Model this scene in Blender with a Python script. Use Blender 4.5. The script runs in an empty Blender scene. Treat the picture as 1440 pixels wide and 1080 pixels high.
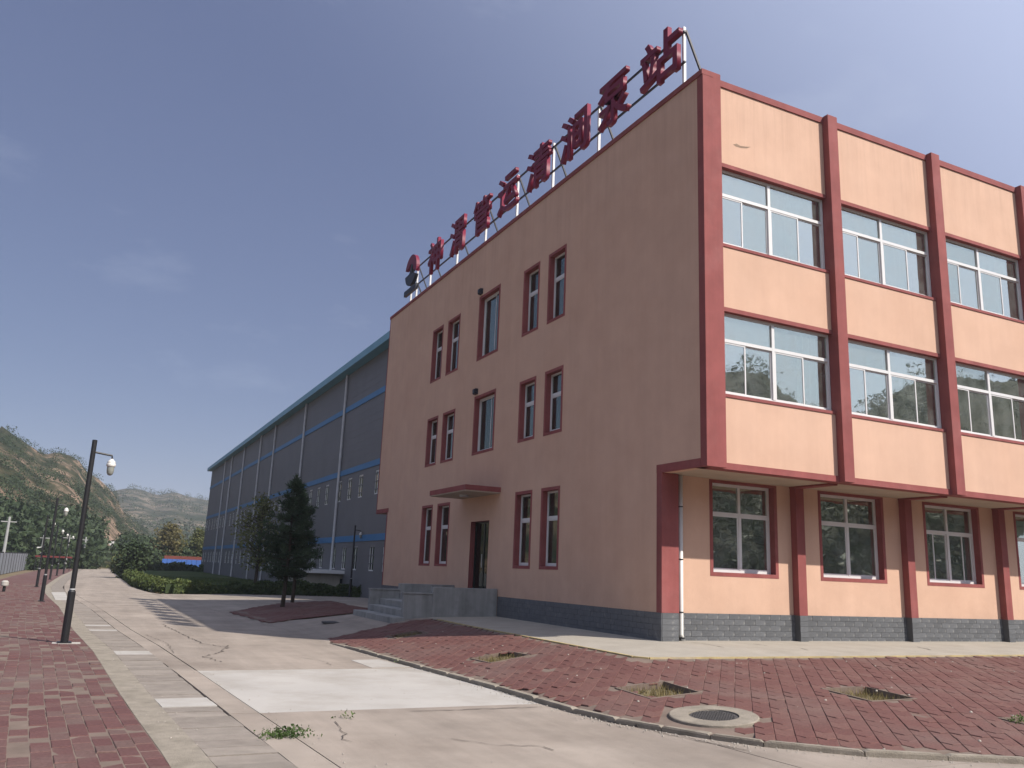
import bpy, bmesh, math, random
import numpy as np
from mathutils import Vector, Matrix

random.seed(7); rng = np.random.default_rng(7)
scene = bpy.context.scene
COL = scene.collection

# ------------------------------------------------------------------ camera
CAM = np.array([-10.5604, -12.9370, 1.2304]); FPX = 1172.486
YAW, PITCH, ROLL = 0.44966, 0.22253, 0.04129
fw = np.array([math.sin(YAW)*math.cos(PITCH), math.cos(YAW)*math.cos(PITCH), math.sin(PITCH)])
r0 = np.array([math.cos(YAW), -math.sin(YAW), 0.0]); u0 = np.cross(r0, fw)
rt = r0*math.cos(ROLL) + u0*math.sin(ROLL); up_ = -r0*math.sin(ROLL) + u0*math.cos(ROLL)
cd = bpy.data.cameras.new('camera'); cam = bpy.data.objects.new('camera', cd); COL.objects.link(cam)
cd.sensor_width = 36.0; cd.lens = FPX/1440*36; cd.clip_start = 0.1; cd.clip_end = 6000
M = Matrix.Identity(4)
for i in range(3):
    M[i][0] = rt[i]; M[i][1] = up_[i]; M[i][2] = -fw[i]; M[i][3] = CAM[i]
cam.matrix_world = M
scene.camera = cam

# ------------------------------------------------------------------ light
SUN_EL = math.radians(44.0); PHI = math.radians(56.0)
sdir = Vector((math.cos(PHI)*math.cos(SUN_EL), -math.sin(PHI)*math.cos(SUN_EL), math.sin(SUN_EL)))
world = bpy.data.worlds.new('World'); scene.world = world; world.use_nodes = True
wn = world.node_tree.nodes; wl = world.node_tree.links; wn.clear()
sky = wn.new('ShaderNodeTexSky'); sky.sky_type = 'NISHITA'; sky.sun_disc = False
sky.sun_elevation = SUN_EL; sky.sun_rotation = math.atan2(sdir.x, sdir.y)
sky.altitude = 800; sky.air_density = 1.0; sky.dust_density = 0.7; sky.ozone_density = 1.6
tc = wn.new('ShaderNodeTexCoord'); mp = wn.new('ShaderNodeMapping'); mp.inputs['Scale'].default_value = (1.0, 1.6, 2.6)
wl.new(tc.outputs['Generated'], mp.inputs['Vector'])
nz = wn.new('ShaderNodeTexNoise'); nz.inputs['Scale'].default_value = 2.7; nz.inputs['Detail'].default_value = 7; nz.inputs['Roughness'].default_value = 0.62
wl.new(mp.outputs[0], nz.inputs['Vector'])
cr = wn.new('ShaderNodeMapRange'); cr.inputs[1].default_value = 0.57; cr.inputs[2].default_value = 0.82; cr.inputs[3].default_value = 0.0; cr.inputs[4].default_value = 0.3
wl.new(nz.outputs['Fac'], cr.inputs[0])
mxs = wn.new('ShaderNodeMix'); mxs.data_type = 'RGBA'; mxs.inputs[7].default_value = (3.4, 3.8, 4.7, 1)
wl.new(cr.outputs[0], mxs.inputs[0])
# hazy air: a pale veil over the whole sky that brightens evenly towards the sun
nrmv = wn.new('ShaderNodeVectorMath'); nrmv.operation = 'NORMALIZE'; wl.new(tc.outputs['Generated'], nrmv.inputs[0])
dotv = wn.new('ShaderNodeVectorMath'); dotv.operation = 'DOT_PRODUCT'; dotv.inputs[1].default_value = tuple(sdir); wl.new(nrmv.outputs[0], dotv.inputs[0])
vr = wn.new('ShaderNodeMapRange'); vr.interpolation_type = 'SMOOTHSTEP'; vr.inputs[1].default_value = -.12; vr.inputs[2].default_value = 1.0; wl.new(dotv.outputs['Value'], vr.inputs[0])
vmix = wn.new('ShaderNodeMix'); vmix.data_type = 'RGBA'; vmix.inputs[6].default_value = (.62, .77, 1.53, 1); vmix.inputs[7].default_value = (6.6, 7.2, 9.2, 1); wl.new(vr.outputs[0], vmix.inputs[0])
veil = wn.new('ShaderNodeMix'); veil.data_type = 'RGBA'; veil.inputs[0].default_value = 0.77
wl.new(sky.outputs[0], veil.inputs[6]); wl.new(vmix.outputs[2], veil.inputs[7])
bg = wn.new('ShaderNodeBackground'); bg.inputs['Strength'].default_value = 0.12
wl.new(veil.outputs[2], mxs.inputs[6]); wl.new(mxs.outputs[2], bg.inputs['Color'])
wo = wn.new('ShaderNodeOutputWorld'); wl.new(bg.outputs[0], wo.inputs['Surface'])
sd = bpy.data.lights.new('sun', 'SUN'); sd.energy = 5.0; sd.angle = math.radians(0.55); sd.color = (1.0, 0.93, 0.84)
sun = bpy.data.objects.new('sun', sd); COL.objects.link(sun)
sun.rotation_euler = sdir.to_track_quat('Z', 'Y').to_euler(); sun.location = (10, -20, 40)
vs = scene.view_settings; vs.view_transform = 'Standard'; vs.look = 'None'; vs.exposure = 0.5; vs.gamma = 1.0; vs.use_curve_mapping = False
scene.cycles.use_denoising = True
scene.cycles.max_bounces = 6

# ------------------------------------------------------------------ ground height and pixel helpers
KERB = [(-5.3, 45), (-5.3, 7.1), (-5.2, 5), (-5.1, 2.8), (-4.95, .7), (-4.85, -1), (-4.83, -2.2), (-4.8, -3.2), (-4.68, -4.0), (-4.45, -4.6),
        (-4.2, -5.15), (-3.9, -5.65), (-3.2, -6.35), (-1.75, -7.15), (1, -8.0), (5, -8.8), (10, -9.4), (20, -10), (45, -10.5)]
def zroad(y): return -0.41 - 0.007*min(max(y + 13, 0), 45)
def kerb_x(y):
    for (xa, ya), (xb, yb) in zip(KERB, KERB[1:]):
        if yb <= y <= ya: return xa + (xb - xa)*(y - ya)/(yb - ya)
    return -5.3
def kerb_y(x):
    for (xa, ya), (xb, yb) in zip(KERB, KERB[1:]):
        if ya <= -3.2 and xa <= x <= xb: return ya + (yb - ya)*(x - xa)/(xb - xa)
    return -10.5
def inside_kerb(x, y):
    if y >= -3.2: return x > kerb_x(y)
    return x > -4.8 and y > kerb_y(x)
def d_kerb(x, y):
    best = 1e9
    for (xa, ya), (xb, yb) in zip(KERB, KERB[1:]):
        dx, dy = xb - xa, yb - ya
        t = max(0, min(1, ((x - xa)*dx + (y - ya)*dy)/(dx*dx + dy*dy)))
        best = min(best, math.hypot(x - xa - t*dx, y - ya - t*dy))
    return best
AYB = 13.0
def G(x, y):
    zr = zroad(y)
    if x > -2.4 and -1 < y < AYB:
        t = -x/2.4 if x < 0 else 0
        if y < 1.48: t = max(t, (1.48 - y)/2.48)
        return -.06*min(1, t)
    if not inside_kerb(x, y): return zr
    dA = math.hypot(max(-2.4 - x, 0), max(-1 - y, y - AYB, 0)); dK = d_kerb(x, y)
    t = dA/(dA + dK + 1e-6); k = min(1, max(0, (y - 5)/3)); zk = zr + .05*(1 - k)
    return -.06 + (zk + .06)*t
def ray(x, y): return fw + rt*(x - 720)/FPX - up_*(y - 540)/FPX
def on_z(x, y, z):
    d = ray(x, y); return CAM + d*(z - CAM[2])/d[2]
def at_y(x, y, Y):
    d = ray(x, y); return CAM + d*(Y - CAM[1])/d[1]
def gp(x, y):
    d = ray(x, y); lo = 0; t = 1.0
    while t < 1500:
        P = CAM + d*t
        if P[2] < G(P[0], P[1]): break
        lo = t; t *= 1.02
    hi = t
    for _ in range(30):
        m = (lo + hi)/2; P = CAM + d*m
        if P[2] < G(P[0], P[1]): hi = m
        else: lo = m
    return CAM + d*hi
def horizon_y(x): return 775.8 + (835.3 - 775.8)*x/1440

# ------------------------------------------------------------------ object helpers
ORI = {}
def tag(o, label=None, cat=None, group=None, kind=None):
    if label: o['label'] = label
    if cat: o['category'] = cat
    if group: o['group'] = group
    if kind: o['kind'] = kind
    return o
def thing(name, loc, label=None, cat=None, group=None, kind=None):
    o = bpy.data.objects.new(name, None); COL.objects.link(o); o.location = loc; o.empty_display_size = 0.3
    ORI[o.name] = Vector(loc); return tag(o, label, cat, group, kind)
def link_mesh(name, me, mat, parent=None, loc=(0, 0, 0)):
    o = bpy.data.objects.new(name, me); COL.objects.link(o); o.location = loc
    if mat and not me.materials: me.materials.append(mat)
    if parent: o.parent = parent
    return o
class MB:
    def __init__(s): s.v = []; s.f = []
    def quad(s, a, b, c, d):
        n = len(s.v); s.v += [tuple(a), tuple(b), tuple(c), tuple(d)]; s.f.append((n, n+1, n+2, n+3)); return s
    def box(s, x0, x1, y0, y1, z0, z1):
        n = len(s.v)
        s.v += [(x0,y0,z0),(x1,y0,z0),(x1,y1,z0),(x0,y1,z0),(x0,y0,z1),(x1,y0,z1),(x1,y1,z1),(x0,y1,z1)]
        s.f += [(n,n+3,n+2,n+1),(n+4,n+5,n+6,n+7),(n,n+1,n+5,n+4),(n+1,n+2,n+6,n+5),(n+2,n+3,n+7,n+6),(n+3,n,n+4,n+7)]; return s
    def bar(s, a, b, w, h=None):
        h = h or w; a = Vector(a); b = Vector(b); d = (b - a).normalized()
        ref = Vector((0,0,1)) if abs(d.z) < .95 else Vector((0,1,0))
        p = d.cross(ref).normalized(); q = p.cross(d).normalized(); n = len(s.v)
        for c in (a, b):
            for i, j in ((-1,-1),(1,-1),(1,1),(-1,1)): s.v.append(tuple(c + p*i*w/2 + q*j*h/2))
        s.f += [(n,n+1,n+2,n+3),(n+7,n+6,n+5,n+4)] + [(n+i, n+4+i, n+4+(i+1)%4, n+(i+1)%4) for i in range(4)]; return s
    def tube(s, pts, rad, k=10, cap=True):
        pts = [Vector(p) for p in pts]; rad = rad if isinstance(rad, (list, tuple)) else [rad]*len(pts); n = len(s.v)
        for i, p in enumerate(pts):
            d = (pts[min(i+1, len(pts)-1)] - pts[max(i-1, 0)]).normalized()
            ref = Vector((0,0,1)) if abs(d.z) < .9 else Vector((1,0,0))
            a = d.cross(ref).normalized(); b = a.cross(d).normalized()
            for j in range(k):
                t = 2*math.pi*j/k; s.v.append(tuple(p + (a*math.cos(t) + b*math.sin(t))*rad[i]))
        for i in range(len(pts)-1):
            for j in range(k):
                s.f.append((n+i*k+j, n+i*k+(j+1)%k, n+(i+1)*k+(j+1)%k, n+(i+1)*k+j))
        if cap: s.f += [tuple(n+j for j in range(k-1,-1,-1)), tuple(n+(len(pts)-1)*k+j for j in range(k))]
        return s
    def lathe(s, prof, c, k=16):
        n = len(s.v); c = Vector(c)
        for r_, z in prof:
            for j in range(k):
                t = 2*math.pi*j/k; s.v.append((c.x + r_*math.cos(t), c.y + r_*math.sin(t), c.z + z))
        for i in range(len(prof)-1):
            for j in range(k): s.f.append((n+i*k+j, n+i*k+(j+1)%k, n+(i+1)*k+(j+1)%k, n+(i+1)*k+j))
        return s
    def prism(s, poly, z0, z1):
        n = len(s.v); k = len(poly)
        for z in (z0, z1): s.v += [(p[0], p[1], z) for p in poly]
        s.f += [tuple(n+j for j in range(k-1,-1,-1)), tuple(n+k+j for j in range(k))] + [(n+j, n+(j+1)%k, n+k+(j+1)%k, n+k+j) for j in range(k)]; return s
    def build(s, name, mat, parent=None, top=None, origin=None, smooth=False, bevel=0):
        o3 = Vector((0,0,0))
        if parent is not None:
            q = parent
            while q.parent: q = q.parent
            o3 = ORI.get(q.name, Vector((0,0,0)))
        elif origin is not None: o3 = Vector(origin)
        me = bpy.data.meshes.new(name); me.from_pydata([(a-o3.x, b-o3.y, c-o3.z) for a, b, c in s.v], [], s.f); me.update()
        if smooth:
            me.polygons.foreach_set('use_smooth', [True]*len(me.polygons)); 
        o = link_mesh(name, me, mat, parent, (0,0,0) if parent is not None else tuple(o3))
        if parent is None: ORI[o.name] = o3.copy()
        if bevel:
            b = o.modifiers.new('bevel', 'BEVEL'); b.width = bevel; b.segments = 2; b.limit_method = 'ANGLE'
        return o
def np_mesh(name, V, Q, mat, parent=None, origin=(0,0,0)):
    V = np.asarray(V, dtype=np.float32) - np.asarray(origin, dtype=np.float32); Q = np.asarray(Q, dtype=np.int32); k = Q.shape[1]
    me = bpy.data.meshes.new(name); me.vertices.add(len(V)); me.vertices.foreach_set('co', V.ravel())
    me.loops.add(Q.size); me.loops.foreach_set('vertex_index', Q.ravel())
    me.polygons.add(len(Q)); me.polygons.foreach_set('loop_start', np.arange(0, Q.size, k, dtype=np.int32)); me.polygons.foreach_set('loop_total', np.full(len(Q), k, dtype=np.int32))
    me.update(); me.validate()
    return link_mesh(name, me, mat, parent, origin if parent is None else (0,0,0))
def copy_tree(o, parent=None):
    c = o.copy(); COL.objects.link(c); c.parent = parent
    for ch in [q for q in bpy.data.objects if q.parent == o]: copy_tree(ch, c)
    return c

# ------------------------------------------------------------------ materials
def lin(h):
    return tuple((c/12.92 if c <= .04045 else ((c+.055)/1.055)**2.4) for c in h)
KALB = .72
def mat(name, col, rough=.8, var=.12, scale=3.0, bump=0.0, bscale=60., spec=.3, metal=0., col2=None, col2_amt=0.5, c2scale=None, c2lo=.5, c2hi=.7, world_pos=False, per_obj=0., streak=0., fine=0.0, weather=0., tyre=0.):
    col = tuple(c*KALB for c in col); col2 = tuple(c*KALB for c in col2) if col2 is not None else None
    m = bpy.data.materials.new(name); m.use_nodes = True; nt = m.node_tree; N = nt.nodes; L = nt.links
    b = N['Principled BSDF']; b.inputs['Roughness'].default_value = rough; b.inputs['Metallic'].default_value = metal; b.inputs['Specular IOR Level'].default_value = spec
    if world_pos: vec = N.new('ShaderNodeNewGeometry').outputs['Position']
    else: vec = N.new('ShaderNodeTexCoord').outputs['Object']
    def noise(sc, det=5, rgh=.6, mapping=None):
        n = N.new('ShaderNodeTexNoise'); n.inputs['Scale'].default_value = sc; n.inputs['Detail'].default_value = det; n.inputs['Roughness'].default_value = rgh
        if mapping:
            mp = N.new('ShaderNodeMapping'); mp.inputs['Scale'].default_value = mapping; L.new(vec, mp.inputs['Vector']); L.new(mp.outputs[0], n.inputs['Vector'])
        else: L.new(vec, n.inputs['Vector'])
        return n.outputs['Fac']
    def rng_(src, a, b_, c, d):
        r = N.new('ShaderNodeMapRange'); r.inputs[1].default_value = a; r.inputs[2].default_value = b_; r.inputs[3].default_value = c; r.inputs[4].default_value = d; L.new(src, r.inputs[0]); return r.outputs[0]
    def mul(colsock, fac):
        v = N.new('ShaderNodeVectorMath'); v.operation = 'SCALE'; L.new(colsock, v.inputs[0]); L.new(fac, v.inputs['Scale']); return v.outputs[0]
    rgb = N.new('ShaderNodeRGB'); rgb.outputs[0].default_value = (*col, 1); c = rgb.outputs[0]
    if col2 is not None:
        mx = N.new('ShaderNodeMix'); mx.data_type = 'RGBA'; mx.inputs[7].default_value = (*col2, 1)
        L.new(rng_(noise(c2scale or scale*.4, 8, .65), c2lo, c2hi, 0, col2_amt), mx.inputs[0]); L.new(c, mx.inputs[6]); c = mx.outputs[2]
    if var: c = mul(c, rng_(noise(scale), .3, .7, 1-var, 1+var))
    if fine: c = mul(c, rng_(noise(bscale*1.3, 3), .3, .7, 1-fine, 1+fine))
    if streak: c = mul(c, rng_(noise(1.0, 6, .7, (3.0, 3.0, .18)), .35, .7, 1+streak*.3, 1-streak))
    if weather:   # rain streaks hanging from the coping and splash dirt above the ground
        sx = N.new('ShaderNodeSeparateXYZ'); L.new(N.new('ShaderNodeNewGeometry').outputs['Position'], sx.inputs[0])
        st = rng_(noise(1.0, 5, .75, (5.5, 5.5, .16)), .46, .66, 0, 1)
        for (za, zb) in ((9.0, 12.1), (1.6, .45)):
            mz = N.new('ShaderNodeMath'); mz.operation = 'MULTIPLY'; L.new(st if za > 5 else rng_(noise(2.2, 6, .7), .35, .6, .2, 1), mz.inputs[0]); L.new(rng_(sx.outputs[2], za, zb, 0, weather), mz.inputs[1])
            iv = N.new('ShaderNodeMath'); iv.operation = 'SUBTRACT'; iv.inputs[0].default_value = 1; L.new(mz.outputs[0], iv.inputs[1]); c = mul(c, iv.outputs[0])
    if tyre: c = mul(c, rng_(noise(1.0, 5, .7, (1.6, .10, 1.)), .42, .66, 1.0, 1-tyre))
    if per_obj:
        oi = N.new('ShaderNodeObjectInfo'); c = mul(c, rng_(oi.outputs['Random'], 0, 1, 1-per_obj, 1+per_obj))
    L.new(c, b.inputs['Base Color'])
    if bump:
        bp = N.new('ShaderNodeBump'); bp.inputs['Strength'].default_value = bump; bp.inputs['Distance'].default_value = .02
        L.new(noise(bscale, 4), bp.inputs['Height']); L.new(bp.outputs[0], b.inputs['Normal'])
    return m
def paver_mat(name, c1, c2, c3, cell):
    c1, c2, c3 = [tuple(c*.78 for c in q) for q in (c1, c2, c3)]
    m = bpy.data.materials.new(name); m.use_nodes = True; nt = m.node_tree; N = nt.nodes; L = nt.links; b = N['Principled BSDF']; b.inputs['Roughness'].default_value = .85; b.inputs['Specular IOR Level'].default_value = .25
    pos = N.new('ShaderNodeNewGeometry').outputs['Position']
    at = N.new('ShaderNodeAttribute'); at.attribute_name = 'tone'; oi = N.new('ShaderNodeObjectInfo')
    ad = N.new('ShaderNodeMath'); ad.operation = 'ADD'; L.new(at.outputs['Fac'], ad.inputs[0]); L.new(oi.outputs['Random'], ad.inputs[1])
    frc = N.new('ShaderNodeMath'); frc.operation = 'FRACT'; L.new(ad.outputs[0], frc.inputs[0])
    ramp = N.new('ShaderNodeValToRGB'); e = ramp.color_ramp.elements; e[0].position = .0; e[0].color = (*c1, 1); e[1].position = 1; e[1].color = (*c3, 1); q = e.new(.6); q.color = (*c2, 1)
    L.new(frc.outputs[0], ramp.inputs[0])
    n1 = N.new('ShaderNodeTexNoise'); n1.inputs['Scale'].default_value = .55; n1.inputs['Detail'].default_value = 6; L.new(pos, n1.inputs['Vector'])
    n2 = N.new('ShaderNodeTexNoise'); n2.inputs['Scale'].default_value = 40; n2.inputs['Detail'].default_value = 4; L.new(pos, n2.inputs['Vector'])
    mx = N.new('ShaderNodeMix'); mx.data_type = 'RGBA'; mx.inputs[7].default_value = (.14, .105, .09, 1)
    r = N.new('ShaderNodeMapRange'); r.inputs[1].default_value = .48; r.inputs[2].default_value = .75; r.inputs[3].default_value = 0; r.inputs[4].default_value = .6; L.new(n1.outputs[0], r.inputs[0]); L.new(r.outputs[0], mx.inputs[0]); L.new(ramp.outputs[0], mx.inputs[6])
    r2 = N.new('ShaderNodeMapRange'); r2.inputs[1].default_value = .3; r2.inputs[2].default_value = .7; r2.inputs[3].default_value = .78; r2.inputs[4].default_value = 1.2; L.new(n2.outputs[0], r2.inputs[0])
    v = N.new('ShaderNodeVectorMath'); v.operation = 'SCALE'; L.new(mx.outputs[2], v.inputs[0]); L.new(r2.outputs[0], v.inputs['Scale']); L.new(v.outputs[0], b.inputs['Base Color'])
    return m
def leaf_mat(name, c1, c2, trans=.25):
    m = bpy.data.materials.new(name); m.use_nodes = True; nt = m.node_tree; N = nt.nodes; L = nt.links; b = N['Principled BSDF']; b.inputs['Roughness'].default_value = .65; b.inputs['Specular IOR Level'].default_value = .25
    pos = N.new('ShaderNodeNewGeometry').outputs['Position']
    n1 = N.new('ShaderNodeTexNoise'); n1.inputs['Scale'].default_value = 2.3; n1.inputs['Detail'].default_value = 5; n1.inputs['Roughness'].default_value = .75; L.new(pos, n1.inputs['Vector'])
    ramp = N.new('ShaderNodeValToRGB'); e = ramp.color_ramp.elements; e[0].position = .35; e[0].color = (*c1, 1); e[1].position = .68; e[1].color = (*c2, 1); L.new(n1.outputs[0], ramp.inputs[0])
    L.new(ramp.outputs[0], b.inputs['Base Color'])
    tr = N.new('ShaderNodeBsdfTranslucent'); L.new(ramp.outputs[0], tr.inputs['Color']); mx = N.new('ShaderNodeMixShader'); mx.inputs[0].default_value = trans
    L.new(b.outputs[0], mx.inputs[1]); L.new(tr.outputs[0], mx.inputs[2]); L.new(mx.outputs[0], N['Material Output'].inputs['Surface'])
    return m
def glass_mat(name, tint, refl=.42, dust=.10):
    m = bpy.data.materials.new(name); m.use_nodes = True; nt = m.node_tree; N = nt.nodes; L = nt.links; N.clear()
    gl = N.new('ShaderNodeBsdfGlossy'); gl.inputs['Color'].default_value = (.88, .93, .85, 1); gl.inputs['Roughness'].default_value = .015
    bp = N.new('ShaderNodeBump'); bp.inputs['Strength'].default_value = .05; bp.inputs['Distance'].default_value = .05
    nn = N.new('ShaderNodeTexNoise'); nn.inputs['Scale'].default_value = 1.4; tcn = N.new('ShaderNodeTexCoord'); L.new(tcn.outputs['Object'], nn.inputs['Vector']); L.new(nn.outputs[0], bp.inputs['Height']); L.new(bp.outputs[0], gl.inputs['Normal'])
    tr = N.new('ShaderNodeBsdfTransparent'); tr.inputs['Color'].default_value = (*tint, 1)
    fr = N.new('ShaderNodeFresnel'); fr.inputs['IOR'].default_value = 1.5
    mr = N.new('ShaderNodeMapRange'); mr.inputs[1].default_value = 0.03; mr.inputs[2].default_value = .5; mr.inputs[3].default_value = refl; mr.inputs[4].default_value = min(.95, refl+.5); L.new(fr.outputs[0], mr.inputs[0])
    oi = N.new('ShaderNodeObjectInfo'); m2 = N.new('ShaderNodeMapRange'); m2.inputs[3].default_value = .62; m2.inputs[4].default_value = 1.12; L.new(oi.outputs['Random'], m2.inputs[0])
    mu = N.new('ShaderNodeMath'); mu.operation = 'MULTIPLY'; mu.use_clamp = True; L.new(mr.outputs[0], mu.inputs[0]); L.new(m2.outputs[0], mu.inputs[1])
    mx = N.new('ShaderNodeMixShader'); L.new(mu.outputs[0], mx.inputs[0]); L.new(tr.outputs[0], mx.inputs[1]); L.new(gl.outputs[0], mx.inputs[2])
    df = N.new('ShaderNodeBsdfDiffuse'); df.inputs['Color'].default_value = (.42, .45, .43, 1); dm = N.new('ShaderNodeMixShader'); L.new(mx.outputs[0], dm.inputs[1]); L.new(df.outputs[0], dm.inputs[2])
    dn = N.new('ShaderNodeTexNoise'); dn.inputs['Scale'].default_value = 2.5; dn.inputs['Detail'].default_value = 6; L.new(tcn.outputs['Object'], dn.inputs['Vector']); dr_ = N.new('ShaderNodeMapRange'); dr_.inputs[1].default_value = .35; dr_.inputs[2].default_value = .7; dr_.inputs[3].default_value = dust*.4; dr_.inputs[4].default_value = dust*1.5; L.new(dn.outputs[0], dr_.inputs[0]); L.new(dr_.outputs[0], dm.inputs[0])
    o = N.new('ShaderNodeOutputMaterial'); L.new(dm.outputs[0], o.inputs['Surface']); return m

PEACH = mat('peach render', (.745, .495, .365), .88, .05, 1.2, .25, 90, .2, streak=.045, col2=(.69, .435, .308), col2_amt=.6, c2scale=.35, c2lo=.42, c2hi=.75, fine=.06, weather=.11)
RED = mat('red oxide paint', (.325, .098, .092), .8, .13, 1.6, .25, 80, .2, streak=.14, fine=.07, col2=(.38, .15, .14), col2_amt=.5, c2scale=1.1)
SOFFIT = mat('soffit cream', (.55, .45, .35), .9, .1, 1.5, .2, 60)
PLINTH = mat('grey plinth tile', (.135, .14, .148), .75, .14, 5., .3, 40, .3, col2=(.3, .29, .27), col2_amt=.6, c2scale=6, c2lo=.58, c2hi=.75, per_obj=.14)
MORTAR = mat('plinth mortar', (.13, .132, .135), .95)
WHITE = mat('white window plastic', (.78, .78, .77), .4, .03, 4, spec=.5)
PIPEW = mat('white pipe', (.8, .78, .73), .45, .06, 4, spec=.5)
BLACK = mat('black metal', (.012, .012, .014), .45, .1, 8, spec=.5)
DARKM = mat('dark sign steel', (.035, .035, .045), .5)
LETTER = mat('crimson sign letter', (.20, .009, .038), .5, .12, 3, spec=.25)
SIGNB = mat('black sign panel', (.02, .022, .03), .5)
GLASS = glass_mat('window glass', (.72, .77, .74), .45)
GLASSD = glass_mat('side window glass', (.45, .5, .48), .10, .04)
CURT = mat('grey curtain', (.42, .44, .43), .95, .1, 6)
CURTB = mat('blue curtain', (.16, .28, .5), .95, .1, 6)
INTER = mat('room plaster', (.30, .29, .27), .95)
DOORM = mat('dark door', (.02, .03, .028), .3, spec=.5)
CONC = mat('concrete road', (.385, .328, .276), .92, .15, .9, .5, 110, .2, col2=(.285, .236, .195), col2_amt=.75, c2scale=.55, c2lo=.46, c2hi=.72, world_pos=True, per_obj=.07, fine=.13, tyre=.16)
CONCW = mat('pale new concrete', (.50, .47, .43), .9, .06, .8, .25, 110, .2, col2=(.38, .345, .30), col2_amt=.75, c2scale=.9, c2lo=.45, world_pos=True, fine=.05)
CONCK = mat('rough kerb concrete', (.33, .29, .235), .95, .2, 4., .6, 60, .15, col2=(.25, .22, .17), col2_amt=.7, c2scale=3, world_pos=True, fine=.12)
CONCD = mat('drain cover concrete', (.31, .27, .23), .93, .14, 4, .5, 80, .2, per_obj=.10, world_pos=True, fine=.1, col2=(.26, .22, .19), col2_amt=.6, c2scale=1.3)
CONCP = mat('porch concrete', (.36, .36, .345), .9, .1, 2, .3, 50, .2, streak=.3, col2=(.22, .22, .21), col2_amt=.7, c2scale=1.6)
APRON = mat('apron concrete', (.42, .38, .32), .92, .1, 1.5, .3, 90, .2, col2=(.38, .34, .28), col2_amt=.6, c2scale=.9, world_pos=True, fine=.06)
YELLOW = mat('faded yellow edging', (.48, .38, .19), .85, .25, 5, col2=(.38, .32, .25), col2_amt=.9, c2scale=2.2, world_pos=True)
DIRT = mat('bare dirt', (.22, .17, .115), .97, .2, .8, .6, 30, .1, col2=(.14, .13, .06), col2_amt=.8, c2scale=.35, world_pos=True)
SAND = mat('joint sand', (.20, .15, .12), .97, .2, 3, world_pos=True)
DARKJ = mat('dark joint', (.085, .07, .06), .97, .2, 3, world_pos=True)
PAVR = paver_mat('red zigzag paver', (.135, .060, .052), (.148, .067, .058), (.165, .084, .070), 5.2)
PAVL = paver_mat('red block paver', (.122, .057, .053), (.142, .067, .061), (.148, .094, .081), 4.6)
SOIL = mat('pit soil', (.15, .125, .075), .98, .3, 9, .8, 30, .1, col2=(.28, .24, .15), col2_amt=.8, c2scale=6, world_pos=True)
IRON = mat('cast iron', (.075, .07, .068), .7, .2, 8, .3, 60, .4)
LAWN = mat('lawn', (.055, .085, .025), .95, .25, .8, .8, 12, .1, col2=(.15, .13, .05), col2_amt=.7, c2scale=.25, world_pos=True)
WHGREY = mat('grey wall sheet', (.168, .169, .180), .6, .08, .5, .0, 10, .4, world_pos=True)
WHBLUE = mat('blue stripe sheet', (.05, .20, .42), .5, .06, 1)
WHROOF = mat('blue roof edge', (.17, .38, .50), .5, .06, .6)
WHPIPE = mat('pale downpipe', (.55, .56, .57), .5)
TANKW = mat('cream tank wall', (.42, .385, .32), .9, .12, 1., streak=.2)
HEDGE = leaf_mat('hedge leaf', (.035, .06, .016), (.12, .14, .04))
HEDGED = leaf_mat('dark hedge leaf', (.028, .046, .017), (.075, .098, .032))
PINE = leaf_mat('pine needle', (.022, .042, .022), (.07, .105, .05), .25)
DECID = leaf_mat('loose tree leaf', (.075, .095, .032), (.19, .19, .07), .4)
OCHRE = leaf_mat('yellowing tree leaf', (.075, .072, .022), (.16, .13, .045), .3)
WOODL = leaf_mat('hill woodland leaf', (.016, .032, .014), (.055, .075, .028), .15)
WEED = leaf_mat('weed leaf', (.04, .075, .02), (.10, .14, .04), .3)
STRAW = leaf_mat('dry grass', (.16, .13, .05), (.28, .22, .1), .3)
BARK = mat('bark', (.075, .058, .043), .95, .25, 10, .6, 40, .1)

# ================================================================== SETTING: ground sheets
def clip_half(poly, a, b):
    """keep the part of poly on the left of the line a->b"""
    out = []
    def side(p): return (b[0]-a[0])*(p[1]-a[1]) - (b[1]-a[1])*(p[0]-a[0])
    for i in range(len(poly)):
        p, q = poly[i], poly[(i+1) % len(poly)]; sp, sq = side(p), side(q)
        if sp >= 0: out.append(p)
        if (sp > 0 > sq) or (sp < 0 < sq):
            t = sp/(sp - sq); out.append((p[0]+(q[0]-p[0])*t, p[1]+(q[1]-p[1])*t))
    return out
def clip_convex(poly, cell):
    for i in range(len(cell)):
        poly = clip_half(poly, cell[i], cell[(i+1) % len(cell)])
        if len(poly) < 3: return []
    return poly
def in_poly(x, y, P):
    c = False
    for i in range(len(P)):
        (xa, ya), (xb, yb) = P[i], P[i-1]
        if (ya > y) != (yb > y) and x < (xb-xa)*(y-ya)/(yb-ya)+xa: c = not c
    return c
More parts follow.
